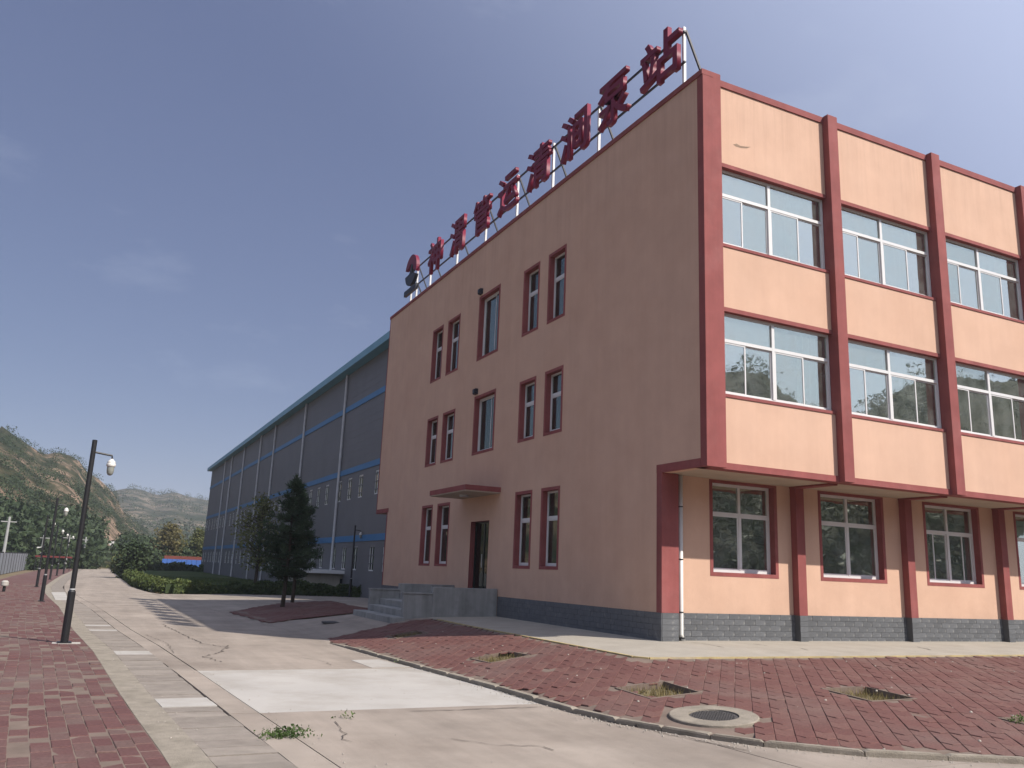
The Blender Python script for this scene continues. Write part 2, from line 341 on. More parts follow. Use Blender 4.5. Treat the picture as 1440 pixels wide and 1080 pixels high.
def drape(name, poly, off, mat_, step=1.0, skirt=.0, parent=None, zf=G, kind=None, bounds=None, pieces=None):
    bm = bmesh.new()
    for pc in (pieces or [poly]):
        bm.faces.new([bm.verts.new((p[0], p[1], 0)) for p in pc])
    if pieces:
        poly = [p for pc in pieces for p in pc]; bmesh.ops.remove_doubles(bm, verts=bm.verts[:], dist=2e-4); pass
    bmesh.ops.triangulate(bm, faces=bm.faces[:])
    xs = [p[0] for p in poly]; ys = [p[1] for p in poly]
    if step:
        for ax, lo, hi in ((0, min(xs), max(xs)), (1, min(ys), max(ys))):
            if bounds: lo = max(lo, bounds[ax][0]); hi = min(hi, bounds[ax][1])
            k = math.floor(lo/step)+1
            while k*step < hi:
                no = [0,0,0]; no[ax] = 1; co = [0,0,0]; co[ax] = k*step
                bmesh.ops.bisect_plane(bm, geom=bm.verts[:]+bm.edges[:]+bm.faces[:], plane_co=co, plane_no=no, dist=1e-5); k += 1
    for v in bm.verts: v.co.z = zf(v.co.x, v.co.y) + off
    if skirt:
        ed = [e for e in bm.edges if e.is_boundary]
        r = bmesh.ops.extrude_edge_only(bm, edges=ed)
        for v in r['geom']:
            if isinstance(v, bmesh.types.BMVert): v.co.z -= skirt
    bmesh.ops.recalc_face_normals(bm, faces=bm.faces[:])
    me = bpy.data.meshes.new(name); bm.to_mesh(me); bm.free()
    if sum(p.normal.z for p in me.polygons) < 0: me.flip_normals()
    o = link_mesh(name, me, mat_, parent)
    if kind: o['kind'] = kind
    return o
# base ground sheet reaching the horizon (finer near the scene)
def ground_sheet():
    ax = sorted(set([-1800,-1000,-600,-300,-150,-90,-60]+list(range(-40,41,2))+[60,90,150,300,600,1000,1800]))
    ay = sorted(set([-1800,-1000,-600,-300,-150,-90,-60]+list(range(-40,81,2))+[100,150,250,400,700,1000,1800]))
    V = [(x, y, G(x, y) - .16) for y in ay for x in ax]; n = len(ax)
    F = [(j*n+i, j*n+i+1, (j+1)*n+i+1, (j+1)*n+i) for j in range(len(ay)-1) for i in range(n-1)]
    me = bpy.data.meshes.new('ground'); me.from_pydata(V, [], F); me.update()
    return tag(link_mesh('ground', me, DIRT), kind='structure')
ground_sheet()

SWE = [(-8.9,-30), (-9.35,-14), (-9.74,-4.8), (-9.95,-1.5), (-10.3,5.4), (-10.73,11), (-11.4,22.9), (-12.4,36), (-12.9,46), (-12.95,64), (-12.9,80), (-12.6,100), (-12.3,143), (-11.5,200)]
def swx(y):
    for (xa, ya), (xb, yb) in zip(SWE, SWE[1:]):
        if ya <= y <= yb: return xa + (xb-xa)*(y-ya)/(yb-ya)
    return SWE[-1][0]
HEDGE_PX = [(169,811), (188,825.5), (212,833), (228,835.5), (310,836.7), (400,840), (470,843), (520,846)]
HP = [tuple(on_z(x, y, -.74)[:2]) for x, y in HEDGE_PX]
HP = [(-7.5, 150.)] + HP + [(9.0, 30.3), (16., 29.5)]
road_poly = SWE[1:] + [(-7.4,200)] + [(x-.15, y-.25) for x, y in HP] + [(45,29), (45,22.2), (.1,22.2), (.1,13.4), (-2.05,8.75), (-2.7,8.87), (-3.33,8.82), (-4.34,8.41), (-5.05,8.15)] + \
            [(x-.02, y) for x, y in KERB[1:]] + [(45,-30), (-8.9,-30)]
road = drape('road', road_poly, -.06, DARKJ, 1.0, kind='structure', bounds=((-16,30),(-16,46)))
# left: rough kerb band, drain covers, slabs
def strip(o1, o2, y0, y1, n=40):
    ys = [y0+(y1-y0)*i/n for i in range(n+1)]
    return [(swx(y)+o1, y) for y in ys] + [(swx(y)+o2, y) for y in reversed(ys)]
drape('kerb_band', [(x, y) for x, y in strip(.0, .345, -14, 140, 80)], .004, CONCK, 1.0, .08, parent=road)
y = -10.0; k = 0
bright = {}
for px, py in ((243,986),(175,918),(139,886),(133,879)):
    P = gp(px, py); bright[round(P[1], 2)] = 1
while y < 34:
    L = .36 + random.uniform(-.012, .012)
    c0, c1 = y+random.choice((.006,.006,.012,.02)), y+L-.006
    isb = any(abs((c0+c1)/2 - b) < (.36 if b < 1 else .19) for b in bright)
    a = .352; w = .625 + random.uniform(-.012, .008)
    sl = drape('drain_cover', [(swx(c0)+a, c0), (swx(c0)+a+w, c0+random.uniform(-.004,.004)), (swx(c1)+a+w, c1), (swx(c1)+a, c1)], .0 + random.uniform(-.006, .004) + (.006 if isb else 0), CONCW if isb else CONCD, 0, .05, parent=road)
    y += L
drape('drain_strip', strip(.352, .977, 34.1, 140, 60), .0, CONCD, 3.0, .05, parent=road)
# concrete slabs of the carriageway, each with real joints
def jx(y): return swx(y) + 1.33
rows = [-14, -6.9, -2.38, 2.02, 6.6, 11.2, 15.8, 20.4, 25, 30, 36, 42, 50, 60, 72, 90, 120, 198]
cols = [lambda y: swx(y)+.985, jx, lambda y: jx(y)+4.05, lambda y: jx(y)+9.5, lambda y: jx(y)+16, lambda y: jx(y)+26]
white_poly = [(-8.69,1.99), (-5.87,2.12), (-5.85,3.40), (-5.26,3.45), (-4.99,.75), (-4.88,-1.05), (-4.84,-2.33), (-6.7,-2.34), (-8.50,-2.34)]
from mathutils.geometry import tessellate_polygon
def poly_area(P): return abs(sum(P[i-1][0]*P[i][1]-P[i][0]*P[i-1][1] for i in range(len(P))))/2
road_tris = []
for t_ in tessellate_polygon([[Vector((p[0], p[1], 0)) for p in road_poly]]):
    q = [road_poly[i] for i in t_]
    if (q[1][0]-q[0][0])*(q[2][1]-q[0][1])-(q[1][1]-q[0][1])*(q[2][0]-q[0][0]) < 0: q = q[::-1]
    road_tris.append(q)
for r_ in range(len(rows)-1):
    for c_ in range(len(cols)-1):
        y0, y1 = rows[r_]+.008, rows[r_+1]-.008
        if y0 > 43 and c_ > 1: continue
        if y0 > 43 and c_ == 1:
            cell = [(jx(y0)+.008, y0), (jx(y0)+9, y0), (jx(y1)+9, y1), (jx(y1)+.008, y1)]
        else:
            cell = [(cols[c_](y0)+.008, y0), (cols[c_+1](y0)-.008, y0), (cols[c_+1](y1)-.008, y1), (cols[c_](y1)+.008, y1)]
        PP = [q for q in (clip_convex(t_, cell) for t_ in road_tris) if len(q) > 2 and poly_area(q) > 1e-4]
        if not PP or sum(poly_area(q) for q in PP) < .05: continue
        iswhite = (c_ == 1 and rows[r_] == -2.38)
        drape('slab', None, random.uniform(-.003,.003), CONCW if iswhite else CONC, 1.5 if y0 < 40 else 6, .05, parent=road, pieces=PP)
wt = drape('concrete_patch', [(-5.85,2.06), (-5.12,2.06), (-5.28,3.45), (-5.86,3.38)], .007, CONCW, .5, .02, parent=road)
# pale repaired patches far along the left edge
for q in ([(72,833),(92,833),(96,844),(78,844)],):
    drape('concrete_patch', [tuple(gp(*p)[:2]) for p in q], .008, CONCW, 0, .02, parent=road)
# cracks: thin dark irregular ribbons lying in the concrete
def crack(px, w, jit=.02, mat_=DARKJ, par=None):
    pts = [gp(*p)[:2] for p in px]; fine = []
    for a, b in zip(pts, pts[1:]):
        n = max(2, int(np.hypot(*(b-a))/.10))
        for i in range(n):
            fine.append(a+(b-a)*i/n + rng.normal(0, jit, 2))
    m = MB(); prev = None
    for i in range(len(fine)-1):
        a, b = fine[i], fine[i+1]; d = b-a; d /= np.hypot(*d)+1e-9; nrm = np.array([-d[1], d[0]])
        wa = w*random.uniform(.25, 1.0); l = (*(a+nrm*wa/2),); r_ = (*(a-nrm*wa/2),)
        cur = [(l[0], l[1], G(*l)+.008), (r_[0], r_[1], G(*r_)+.008)]
        if prev: m.quad(prev[0], prev[1], cur[1], cur[0])
        prev = cur
    return m.build('crack', mat_, parent=par or road)
crack([(229,878),(258,893),(285,905),(313,910),(322,908),(311,917),(286,924),(312,931),(318,932)], .034, .03)
crack([(285,947),(318,946)], .03, .01)
crack([(578,1000.5),(640,999),(700,996.5),(778,993)], .03, .012)
crack([(836,1012),(880,1019),(930,1031),(1000,1046),(1080,1062)], .025, .012)
# block-paved left walk
SWL = -15.9
walk_poly = [(swx(y), y) for y in (-14,-4.8,-1.5,5.4,11,22.9,36,46,64,80,100,143)] + [(-15.6,143), (-16.4,70), (-16.2,40), (-15.9,-14)]
walk = drape('sidewalk', walk_poly, .0, SAND, 2.0, kind='structure', bounds=((-18,-8),(-14,60)))
drape('far_paving', [(swx(y)-.02, y) for y in (52,64,80,100,143)] + [(-15.6,143), (-16.3,70), (-16.2,52)], .006, PAVL, 4.0, parent=walk)
PW, PL = .172, .345
def block_mesh(nm, l, w, h, mat_):
    m = MB(); b_ = .006
    lo = [(-w/2,-l/2),(w/2,-l/2),(w/2,l/2),(-w/2,l/2)]; hi = [(-w/2+b_,-l/2+b_),(w/2-b_,-l/2+b_),(w/2-b_,l/2-b_),(-w/2+b_,l/2-b_)]
    m.v = [(x,y,-.02) for x,y in lo] + [(x,y,-b_) for x,y in lo] + [(x,y,0) for x,y in hi]
    m.f = [(8,9,10,11)] + [(i,(i+1)%4,4+(i+1)%4,4+i) for i in range(4)] + [(4+i,4+(i+1)%4,8+(i+1)%4,8+i) for i in range(4)]
    return m
bml = block_mesh('paver', PL-.010, PW-.006, .02, PAVL)
blocks = []
lamp_pads = [gp(90,905)[:2]]
yv = -11.0; slope_ang = .06
for j in range(-4, 190):
    for i in range(0, 34):
        yc = -11 + j*PL + (PL/2 if i % 2 else 0)
        xc = swx(yc) - .09 - i*PW
        if yc > 52 or xc < SWL: continue
        blocks.append((xc, yc))
def bearing(yc): return math.atan2(-(swx(yc+.5)-swx(yc-.5)), 1.0)
def vis_size(p): return -math.hypot(p[0]-CAM[0], p[1]-CAM[1])
def in_frame(x, y, z=-.5, margin=20):
    d = np.array([x, y, z]) - CAM; zz = d@fw
    if zz < .5: return False
    px = 720+FPX*(d@rt)/zz; py = 540-FPX*(d@up_)/zz
    return -margin < px < 1440+margin and -margin < py < 1080+margin
vis = sorted([b for b in blocks if in_frame(*b)], key=vis_size, reverse=True)
single = set(vis[:300])
tpl = bpy.data.meshes.new('paver'); tpl.from_pydata(bml.v, [], bml.f); tpl.update(); tpl.materials.append(PAVL)
TV = np.array(bml.v)
def scatter(name_s, name_r, tplmesh, TVv, TF, items, singles, mat_, parent, angf, zf, zj=.004, tilt=.01):
    Vs, Fs = [], []; n = 0
    for (x, y) in items:
        a = angf(x, y); zz = zf(x, y)+random.gauss(0, zj)
        gx = (zf(x+.12, y)-zf(x-.12, y))/.24; gy = (zf(x, y+.12)-zf(x, y-.12))/.24
        if (x, y) in singles:
            o = bpy.data.objects.new(name_s, tplmesh); COL.objects.link(o); o.parent = parent
            nrm = Vector((-gx+random.gauss(0,tilt), -gy+random.gauss(0,tilt), 1)).normalized()
            q = Vector((0,0,1)).rotation_difference(nrm).to_matrix() @ Matrix.Rotation(a+random.gauss(0,.008), 3, 'Z')
            o.matrix_local = Matrix.Translation((x, y, zz)) @ q.to_4x4()
        else:
            c, s = math.cos(a), math.sin(a); R2 = TVv.copy(); X = R2[:,0]*c-R2[:,1]*s; Y = R2[:,0]*s+R2[:,1]*c
            R2[:,0] = X+x; R2[:,1] = Y+y; R2[:,2] += zz + gx*X + gy*Y + random.gauss(0,tilt)*X
            Vs.append(R2); Fs += [tuple(i+n for i in f) for f in TF]; n += len(TVv)
    if Vs:
        me = bpy.data.meshes.new(name_r); me.from_pydata(np.concatenate(Vs).tolist(), [], Fs); me.update()
        ta = me.attributes.new('tone', 'FLOAT', 'FACE'); nf = len(TF); ta.data.foreach_set('value', np.repeat(rng.uniform(0,1,len(Vs)), nf).astype(np.float32))
        o = link_mesh(name_r, me, mat_, parent); o['kind'] = 'stuff'
scatter('paver', 'far_pavers', tpl, TV, bml.f, blocks, single, PAVL, walk, lambda x, y: bearing(y), lambda x, y: zroad(y)+.004)

# right: apron, edging, kerb, zigzag pavers
apron_poly = [(0.02,9.3), (-2.12,9.3), (-2.2,6), (-2.2,-.78), (-2.05,-.95), (0,-.97), (20,-.97), (20,1.7), (.02,1.7)]
apron = drape('apron', apron_poly, .004, APRON, 1.0, .06, kind='structure')
ed = MB()
path = [(-2.14,8.4), (-2.24,6), (-2.24,2.5), (-2.24,-.80), (-2.07,-.99), (0,-1.01), (6,-1.01), (12,-1.01), (19,-1.01)]
for a, b in zip(path, path[1:]):
    n = max(1, int(math.hypot(b[0]-a[0], b[1]-a[1])/.6))
    for i in range(n):
        p = (a[0]+(b[0]-a[0])*i/n, a[1]+(b[1]-a[1])*i/n); q = (a[0]+(b[0]-a[0])*(i+1)/n, a[1]+(b[1]-a[1])*(i+1)/n)
        zp, zq = G(*p)+.002, G(*q)+.002
        ed.bar((p[0], p[1], zp), (q[0]*.995+p[0]*.005, q[1]*.995+p[1]*.005, zq), .075, .03)
ed.build('edging', YELLOW, parent=apron)
for q in ([(958,902),(985,905),(1030,913)], [(1126,912),(1145,917)], [(1290,910),(1316,916)], [(1060,906),(1090,910)]): crack(q, .03, .008, par=apron)
plaza_poly = [(-2.2,8.3), (-2.2,-.9), (-2.05,-1.0), (20,-1.0)] + [(20,-9.9)] + [(x, y) for x, y in KERB[::-1] if x < 20 and y <= 7.1] + [(-5.1,8.1), (-4.34,8.41), (-3.33,8.82), (-2.7,8.87)]
from mathutils.geometry import tessellate_polygon
PITS = [(-3.71,1.28,.76,.06), (-3.28,-2.9,.80,.0), (-.49,-4.04,.84,.0), (-3.73,6.28,.72,0), (.35,-6.1,.8,0)]
def pit_sq(cx, cy, s, a):
    return [(cx+math.cos(a)*i*s/2-math.sin(a)*j*s/2, cy+math.sin(a)*i*s/2+math.cos(a)*j*s/2) for i, j in ((-1,-1),(1,-1),(1,1),(-1,1))]
loops = [plaza_poly] + [pit_sq(p[0], p[1], p[2]+.05, p[3])[::-1] for p in PITS]
flat = [q for l in loops for q in l]
plaza = drape('pavement', None, -.006, SAND, .5, kind='structure', bounds=((-6,14),(-11,10)), pieces=[[flat[i] for i in t_] for t_ in tessellate_polygon([[Vector((q[0], q[1], 0)) for q in l] for l in loops])])
# kerb stones
kp = [p for p in KERB[1:] if p[0] < 21]
acc = []
for a, b in zip(kp, kp[1:]):
    n = max(1, round(math.hypot(b[0]-a[0], b[1]-a[1])/.95))
    for i in range(n): acc.append(((a[0]+(b[0]-a[0])*i/n, a[1]+(b[1]-a[1])*i/n), (a[0]+(b[0]-a[0])*(i+1)/n, a[1]+(b[1]-a[1])*(i+1)/n)))
for p, q in acc:
    p = np.array(p); q = np.array(q); d = (q-p)/np.hypot(*(q-p)); nr = np.array([-d[1], d[0]])   # left of travel = pavement side
    m = MB(); w = .09; g = .004
    A = [p+d*g-nr*.015, q-d*g-nr*.015, q-d*g+nr*w, p+d*g+nr*w]
    def ztop(P):
        k_ = min(1, max(0, (P[1]-5)/3)); return zroad(P[1]) + .056*(1-k_) + .004
    zt = [ztop(P)+random.gauss(0,.003) for P in A]
    bv = .018; C = sum(A)/4
    n0 = 0
    m.v = [(P[0],P[1],zroad(P[1])-.08) for P in A] + [(P[0],P[1],z-bv) for P,z in zip(A,zt)] + [(*(P+(C-P)*np.array([.12,.12])),z) for P,z in zip(A,zt)]
    m.f = [(8,9,10,11)] + [(i,(i+1)%4,4+(i+1)%4,4+i) for i in range(4)] + [(4+i,4+(i+1)%4,8+(i+1)%4,8+i) for i in range(4)]
    m.build('kerb_stone', CONCK, parent=plaza)
# tree pits: square, soil below the paving, thin concrete rims
pits = []
MH = (-3.63, -4.51)
PIT_POLY = [pit_sq(*p) for p in PITS]
# zigzag pavers laid on the diagonal
ZA = math.atan2(4.0, 4.6)    # heading of the columns from +Y towards +X
ZW, ZD, ZH = .215, .285, .085
def zig_mesh():
    w, d, h = ZW-.003, ZD-.016, ZH; b_ = .006
    def outline(s):
        W, D = w/2-s, d/2-s
        return [(-W,-D+h/2), (0,-D-h/2), (W,-D+h/2), (W,D+h/2), (0,D-h/2), (-W,D+h/2)]
    m = MB(); a = outline(0); c = outline(b_)
    m.v = [(x,y,-.02) for x,y in a] + [(x,y,-b_) for x,y in a] + [(x,y,0) for x,y in c]
    m.f = [(12,13,16,17),(13,14,15,16)] + [(i,(i+1)%6,6+(i+1)%6,6+i) for i in range(6)] + [(6+i,6+(i+1)%6,12+(i+1)%6,12+i) for i in range(6)]
    return m
zm = zig_mesh(); ztpl = bpy.data.meshes.new('zigzag_paver'); ztpl.from_pydata(zm.v, [], zm.f); ztpl.update(); ztpl.materials.append(PAVR)
zi = []
ca, sa = math.cos(-ZA), math.sin(-ZA)
inner = plaza_poly
for i in range(-110, 110):
    for j in range(-80, 80):
        lx = i*ZW; ly = j*ZD
        x = lx*ca - ly*sa - 1.0; y = lx*sa + ly*ca - 3.0
        if x > 13.5 or not in_poly(x, y, inner): continue
        if d_kerb(x, y) < .17 or (x > -2.42 and y > -1.16): continue
        if math.hypot(x-MH[0], y-MH[1]) < .60: continue
        if any(in_poly(x, y, pit_sq(p[0], p[1], p[2]+.12, p[3])) for p in PITS): continue
        if y > 7.4 and not in_poly(x, y-.0, inner): continue
        zi.append((x, y))
vis = sorted([b for b in zi if in_frame(*b)], key=vis_size, reverse=True)
zs = set(vis[:300])
scatter('zigzag_paver', 'far_pavers', ztpl, np.array(zm.v), zm.f, zi, zs, PAVR, plaza, lambda x, y: -ZA, lambda x, y: G(x, y)+.004, .003, .012)
# filler strip of cut pavers: mortar bed between pavers and kerb/pits
for p, P in zip(PITS, PIT_POLY):
    Z = G(p[0], p[1])
    th = thing('tree_pit', (p[0], p[1], Z), None, None)
    rim = MB()
    big = pit_sq(p[0], p[1], p[2]+.055, p[3])
    for i in range(4):
        a, b, c, d = P[i], P[(i+1)%4], big[(i+1)%4], big[i]
        m0 = len(rim.v)
        rim.v += [(*a,G(*a)+.012),(*b,G(*b)+.012),(*c,G(*c)+.010),(*d,G(*d)+.010),(*a,G(*a)-.12),(*b,G(*b)-.12),(*c,G(*c)-.03),(*d,G(*d)-.03)]
        rim.f += [(m0,m0+1,m0+2,m0+3),(m0,m0+4,m0+5,m0+1),(m0+2,m0+6,m0+7,m0+3)]
    rim.build('rim', SAND, parent=th)
    n = 9; sv = []; sf = []
    for j in range(n):
        for i in range(n):
            s_ = p[2]*.995; x = p[0]+(i/(n-1)-.5)*s_*math.cos(p[3])-(j/(n-1)-.5)*s_*math.sin(p[3]); y = p[1]+(i/(n-1)-.5)*s_*math.sin(p[3])+(j/(n-1)-.5)*s_*math.cos(p[3])
            sv.append((x, y, G(x, y)-.085+random.uniform(-.02,.025)))
    sf = [(j*n+i, j*n+i+1, (j+1)*n+i+1, (j+1)*n+i) for j in range(n-1) for i in range(n-1)]
    sm = MB(); sm.v = sv; sm.f = sf; sm.build('soil', SOIL, parent=th)
    V = []; Q = []
    for k in range(420):
        x = p[0]+random.uniform(-.48,.48)*p[2]; y = p[1]+random.uniform(-.48,.48)*p[2]; z = G(x,y)-.09; hgt = random.uniform(.03,.13); a = random.uniform(0,6.28); w = .006; lx, ly = random.gauss(0,.04), random.gauss(0,.04)
        i0 = len(V); V += [(x-w*math.cos(a),y-w*math.sin(a),z),(x+w*math.cos(a),y+w*math.sin(a),z),(x+lx+w*.4,y+ly,z+hgt),(x+lx,y+ly,z+hgt)]; Q.append((i0,i0+1,i0+2,i0+3))
    g_ = np_mesh('dry_grass', np.array(V)-np.array([p[0],p[1],Z]), Q, STRAW, parent=th); g_['kind'] = 'stuff'
    PITS_T = th
    pits.append(th)
labs = ['square tree pit of dry grass midway between the grey apron and kerb', 'empty tree pit with dry soil just left of the manhole', 'square tree pit with greenish weeds in front of the ground floor windows', 'shaded square tree pit beside the porch wall', 'tree pit with weeds at the right edge of the red pavement']
for th, l in zip(pits, labs): tag(th, l, 'tree pit', 'tree pits in the red pavement')
# manhole
zc = G(*MH); gx = (G(MH[0]+.3,MH[1])-G(MH[0]-.3,MH[1]))/.6; gy = (G(MH[0],MH[1]+.3)-G(MH[0],MH[1]-.3))/.6
mh = thing('manhole', (MH[0], MH[1], zc), 'round iron manhole cover set in a pale concrete ring', 'manhole')
def disc_ring(ra, rb, z0, z1, k=40):
    m = MB(); m.lathe([(rb,-.05),(rb,z0-.008),(rb-.012,z1),(ra,z1),(ra,-.05)] if ra else [(rb,-.05),(rb,z0-.006),(rb-.01,z1),(.001,z1)], (0,0,0), k)
    m.v = [(x+MH[0], y+MH[1], z+zc+gx*x+gy*y) for x, y, z in m.v]; return m
disc_ring(.30,.53,.026,.026).build('concrete_ring', CONCK, parent=mh)
disc_ring(0,.292,.012,.012).build('cover', IRON, parent=mh)
rb_ = MB()
for i in range(-6,7):
    for j in range(-6,7):
        x, y = i*.042, j*.042
        if math.hypot(x,y) < .265: rb_.box(x-.011,x+.011,y-.011,y+.011,.010,.018)
rb_.v = [(x+MH[0], y+MH[1], z+zc+gx*x+gy*y) for x, y, z in rb_.v]; rb_.build('cover_studs', IRON, parent=mh)['kind'] = 'stuff'
# small paved island with the pines
ISL_PX = [(322,861.7),(377,877),(420,871),(505,862),(520,857),(460,846),(400,849)]
isl = [tuple(gp(*q)[:2]) for q in ISL_PX]
if sum(isl[i-1][0]*isl[i][1]-isl[i][0]*isl[i-1][1] for i in range(len(isl))) < 0: isl = isl[::-1]
cx_, cy_ = np.mean(isl, axis=0)
island = drape('paved_island', isl, .034, SAND, 1.0, .10, kind='structure')
zi2 = []
for i in range(-60, 60):
    for j in range(-50, 50):
        lx = i*ZW; ly = j*ZD; x = lx*ca-ly*sa+cx_; y = lx*sa+ly*ca+cy_
        if in_poly(x, y, isl): zi2.append((x, y))
scatter('zigzag_paver', 'pavers', ztpl, np.array(zm.v), zm.f, zi2, set(), PAVR, island, lambda x, y: -ZA, lambda x, y: G(x, y)+.044, .003, .01)
oc = gp(470,875); dk = MB(); dk.lathe([(.36,-.02),(.36,.015),(.001,.018)], (oc[0],oc[1],G(oc[0],oc[1])), 24)
tag(dk.build('drain_cover', IRON, origin=(oc[0],oc[1],G(oc[0],oc[1]))), 'dark round drain cover on the path before the porch steps', 'drain cover')

# ================================================================== OFFICE BUILDING
H, Lb, HS, S, HP_ = 12.16, 21.66, 3.43, 1.477, .559
PX = [0.0, 3.713, 7.316, 10.914, 14.51, 18.1]; PWID = .306; XE = PX[-1]+PWID
off = thing('office_building', (0,0,0), 'three-storey peach office building with dark red pilasters and rooftop sign letters', 'building')
def wall_holes(name, axis, at, thick, u0_, u1_, z0, z1, holes, mat_, parent):
    """wall in the plane axis=at, outer face at `at`, growing inwards by thick; holes = (ua, ub, za, zb)"""
    us = sorted(set([u0_, u1_] + [h[0] for h in holes] + [h[1] for h in holes])); zs_ = sorted(set([z0, z1] + [h[2] for h in holes] + [h[3] for h in holes]))
    def solid(i, j):
        if i < 0 or j < 0 or i >= len(us)-1 or j >= len(zs_)-1: return False
        um, zm_ = (us[i]+us[i+1])/2, (zs_[j]+zs_[j+1])/2
        return not any(h[0] < um < h[1] and h[2] < zm_ < h[3] for h in holes)
    def P(u, z, d): return (at+d, u, z) if axis == 'x' else (u, at+d, z)
    m = MB()
    for i in range(len(us)-1):
        for j in range(len(zs_)-1):
            if not solid(i, j): continue
            a, b, c, d = us[i], us[i+1], zs_[j], zs_[j+1]
            for dp in (0, thick): m.quad(P(a,c,dp), P(b,c,dp), P(b,d,dp), P(a,d,dp))
            if not solid(i-1, j): m.quad(P(a,c,0), P(a,d,0), P(a,d,thick), P(a,c,thick))
            if not solid(i+1, j): m.quad(P(b,c,0), P(b,d,0), P(b,d,thick), P(b,c,thick))
            if not solid(i, j-1): m.quad(P(a,c,0), P(b,c,0), P(b,c,thick), P(a,c,thick))
            if not solid(i, j+1): m.quad(P(a,d,0), P(b,d,0), P(b,d,thick), P(a,d,thick))
    return m.build(name, mat_, parent=parent)
def surround(parent, axis, at, o_, i_, proud, deep, mat_):
    """painted border (outer rect o_ to inner rect i_), lining the opening inwards"""
    m = MB()
    def P(u, z, d): return (at+d, u, z) if axis == 'x' else (u, at+d, z)
    O = [(o_[0],o_[2]),(o_[1],o_[2]),(o_[1],o_[3]),(o_[0],o_[3])]; I = [(i_[0],i_[2]),(i_[1],i_[2]),(i_[1],i_[3]),(i_[0],i_[3])]
    for k in range(4):
        k2 = (k+1) % 4
        m.quad(P(*O[k],-proud), P(*O[k2],-proud), P(*I[k2],-proud), P(*I[k],-proud))
        m.quad(P(*O[k],-proud), P(*O[k2],-proud), P(*O[k2],.02), P(*O[k],.02))
        m.quad(P(*I[k],-proud), P(*I[k2],-proud), P(*I[k2],deep), P(*I[k],deep))
    return m.build('surround', mat_, parent=parent)
def rect(axis, at, d0, d1, u0_, u1_, z0, z1, m):
    if axis == 'x': m.box(at+d0, at+d1, u0_, u1_, z0, z1)
    else: m.box(u0_, u1_, at+d0, at+d1, z0, z1)
    return m
def window(parent, axis, at, box, transom=None, mull=(), lower=(), fw_=.055, glass=GLASS, label=None, tm=.07, mm=.075, sash=True, open_pane=None):
    """frame in the plane at..at+.06; mull = full height mullions, lower = mullions below the transom"""
    a, b, c, d = box; m = MB()
    R_ = lambda *q: rect(axis, at, *q, m)
    R_(0,.06,a,a+fw_,c,d); R_(0,.06,b-fw_,b,c,d); R_(0,.06,a+fw_,b-fw_,c,c+fw_); R_(0,.06,a+fw_,b-fw_,d-fw_,d)
    vs_ = [a+fw_] 
    if transom: R_(-.006,.066,a+fw_,b-fw_,transom-tm/2,transom+tm/2)
    for x in mull: R_(-.008,.068,x-mm/2,x+mm/2,c+fw_,d-fw_)
    w = m.build('window', WHITE, parent=parent)
    if label: w['label'] = label
    top0 = transom+tm/2 if transom else None; low1 = transom-tm/2 if transom else d-fw_
    xs = [a+fw_] + sum([[x-mm/2, x+mm/2] for x in mull], []) + [b-fw_]
    if transom:
        for k in range(0, len(xs), 2):
            g = MB(); rect(axis, at, .026, .034, xs[k]-.004, xs[k+1]+.004, top0-.004, d-fw_+.004, g); g.build('pane', glass, parent=w)
    cells = []
    for k in range(0, len(xs), 2):
        cuts = [xs[k]] + [x for x in lower if xs[k] < x < xs[k+1]] + [xs[k+1]]
        for q in range(len(cuts)-1): cells.append((cuts[q], cuts[q+1], q))
    for (u, v, q) in cells:
        dd = .004 if q % 2 == 0 else .030; sw = .032
        if sash:
            sm = MB(); Q = lambda *z: rect(axis, at, *z, sm)
            uu = u - (.016 if q else 0); vv = v + (.016 if (u, v, q) != cells[-1] and v in lower else 0)
            Q(dd,dd+.026,uu,uu+sw,c+fw_,low1); Q(dd,dd+.026,vv-sw,vv,c+fw_,low1); Q(dd,dd+.026,uu+sw,vv-sw,c+fw_,c+fw_+sw); Q(dd,dd+.026,uu+sw,vv-sw,low1-sw,low1)
            sm.build('sash', WHITE, parent=w); u, v = uu+sw, vv-sw
            g = MB(); rect(axis, at, dd+.010, dd+.016, u-.004, v+.004, c+fw_+sw-.004, low1-sw+.004, g); g.build('pane', glass, parent=w)
        else:
            g = MB(); rect(axis, at, .026, .034, u-.004, v+.004, c+fw_-.004, low1+.004, g); g.build('pane', glass, parent=w)
    return w
# --- gable wall (x = 0) with openings
NW = [(5.84,6.86), (7.38,8.42), (13.34,14.50), (14.95,16.05)]
ROWS = [(1.35,3.47), (4.88,6.68), (8.05,10.12)]
gh = []
for r_, (za, zb) in enumerate(ROWS):
    for (ya, yb) in NW: gh.append((ya+.012, yb-.012, za+.012, zb-.012))
gh += [(10.07,11.71,4.86+.012,6.80-.012), (10.07,11.71,8.0+.012,10.24-.012)]
DOOR = (10.12,11.50,.50,2.74)
wall_holes('gable_wall', 'x', 0, .25, 0.02, Lb, -.6, 12.03, gh + [DOOR, (.02,S+.03,-.6,HS), (Lb-S,Lb,-.6,HS)], PEACH, off)
for r_, (za, zb) in enumerate(ROWS):
    for (ya, yb) in NW:
        o_ = (ya, yb, za, zb); b_ = .085; i_ = (ya+b_, yb-b_, za+b_, zb-b_)
        tr = zb-b_ - (zb-za)*.33
        w = window(off, 'x', .15, i_, transom=tr, lower=((i_[0]+i_[1])/2-.08,) if False else (), glass=GLASSD, fw_=.05, mm=.05, tm=.09)
        surround(w, 'x', 0, o_, i_, .006, .2, RED)
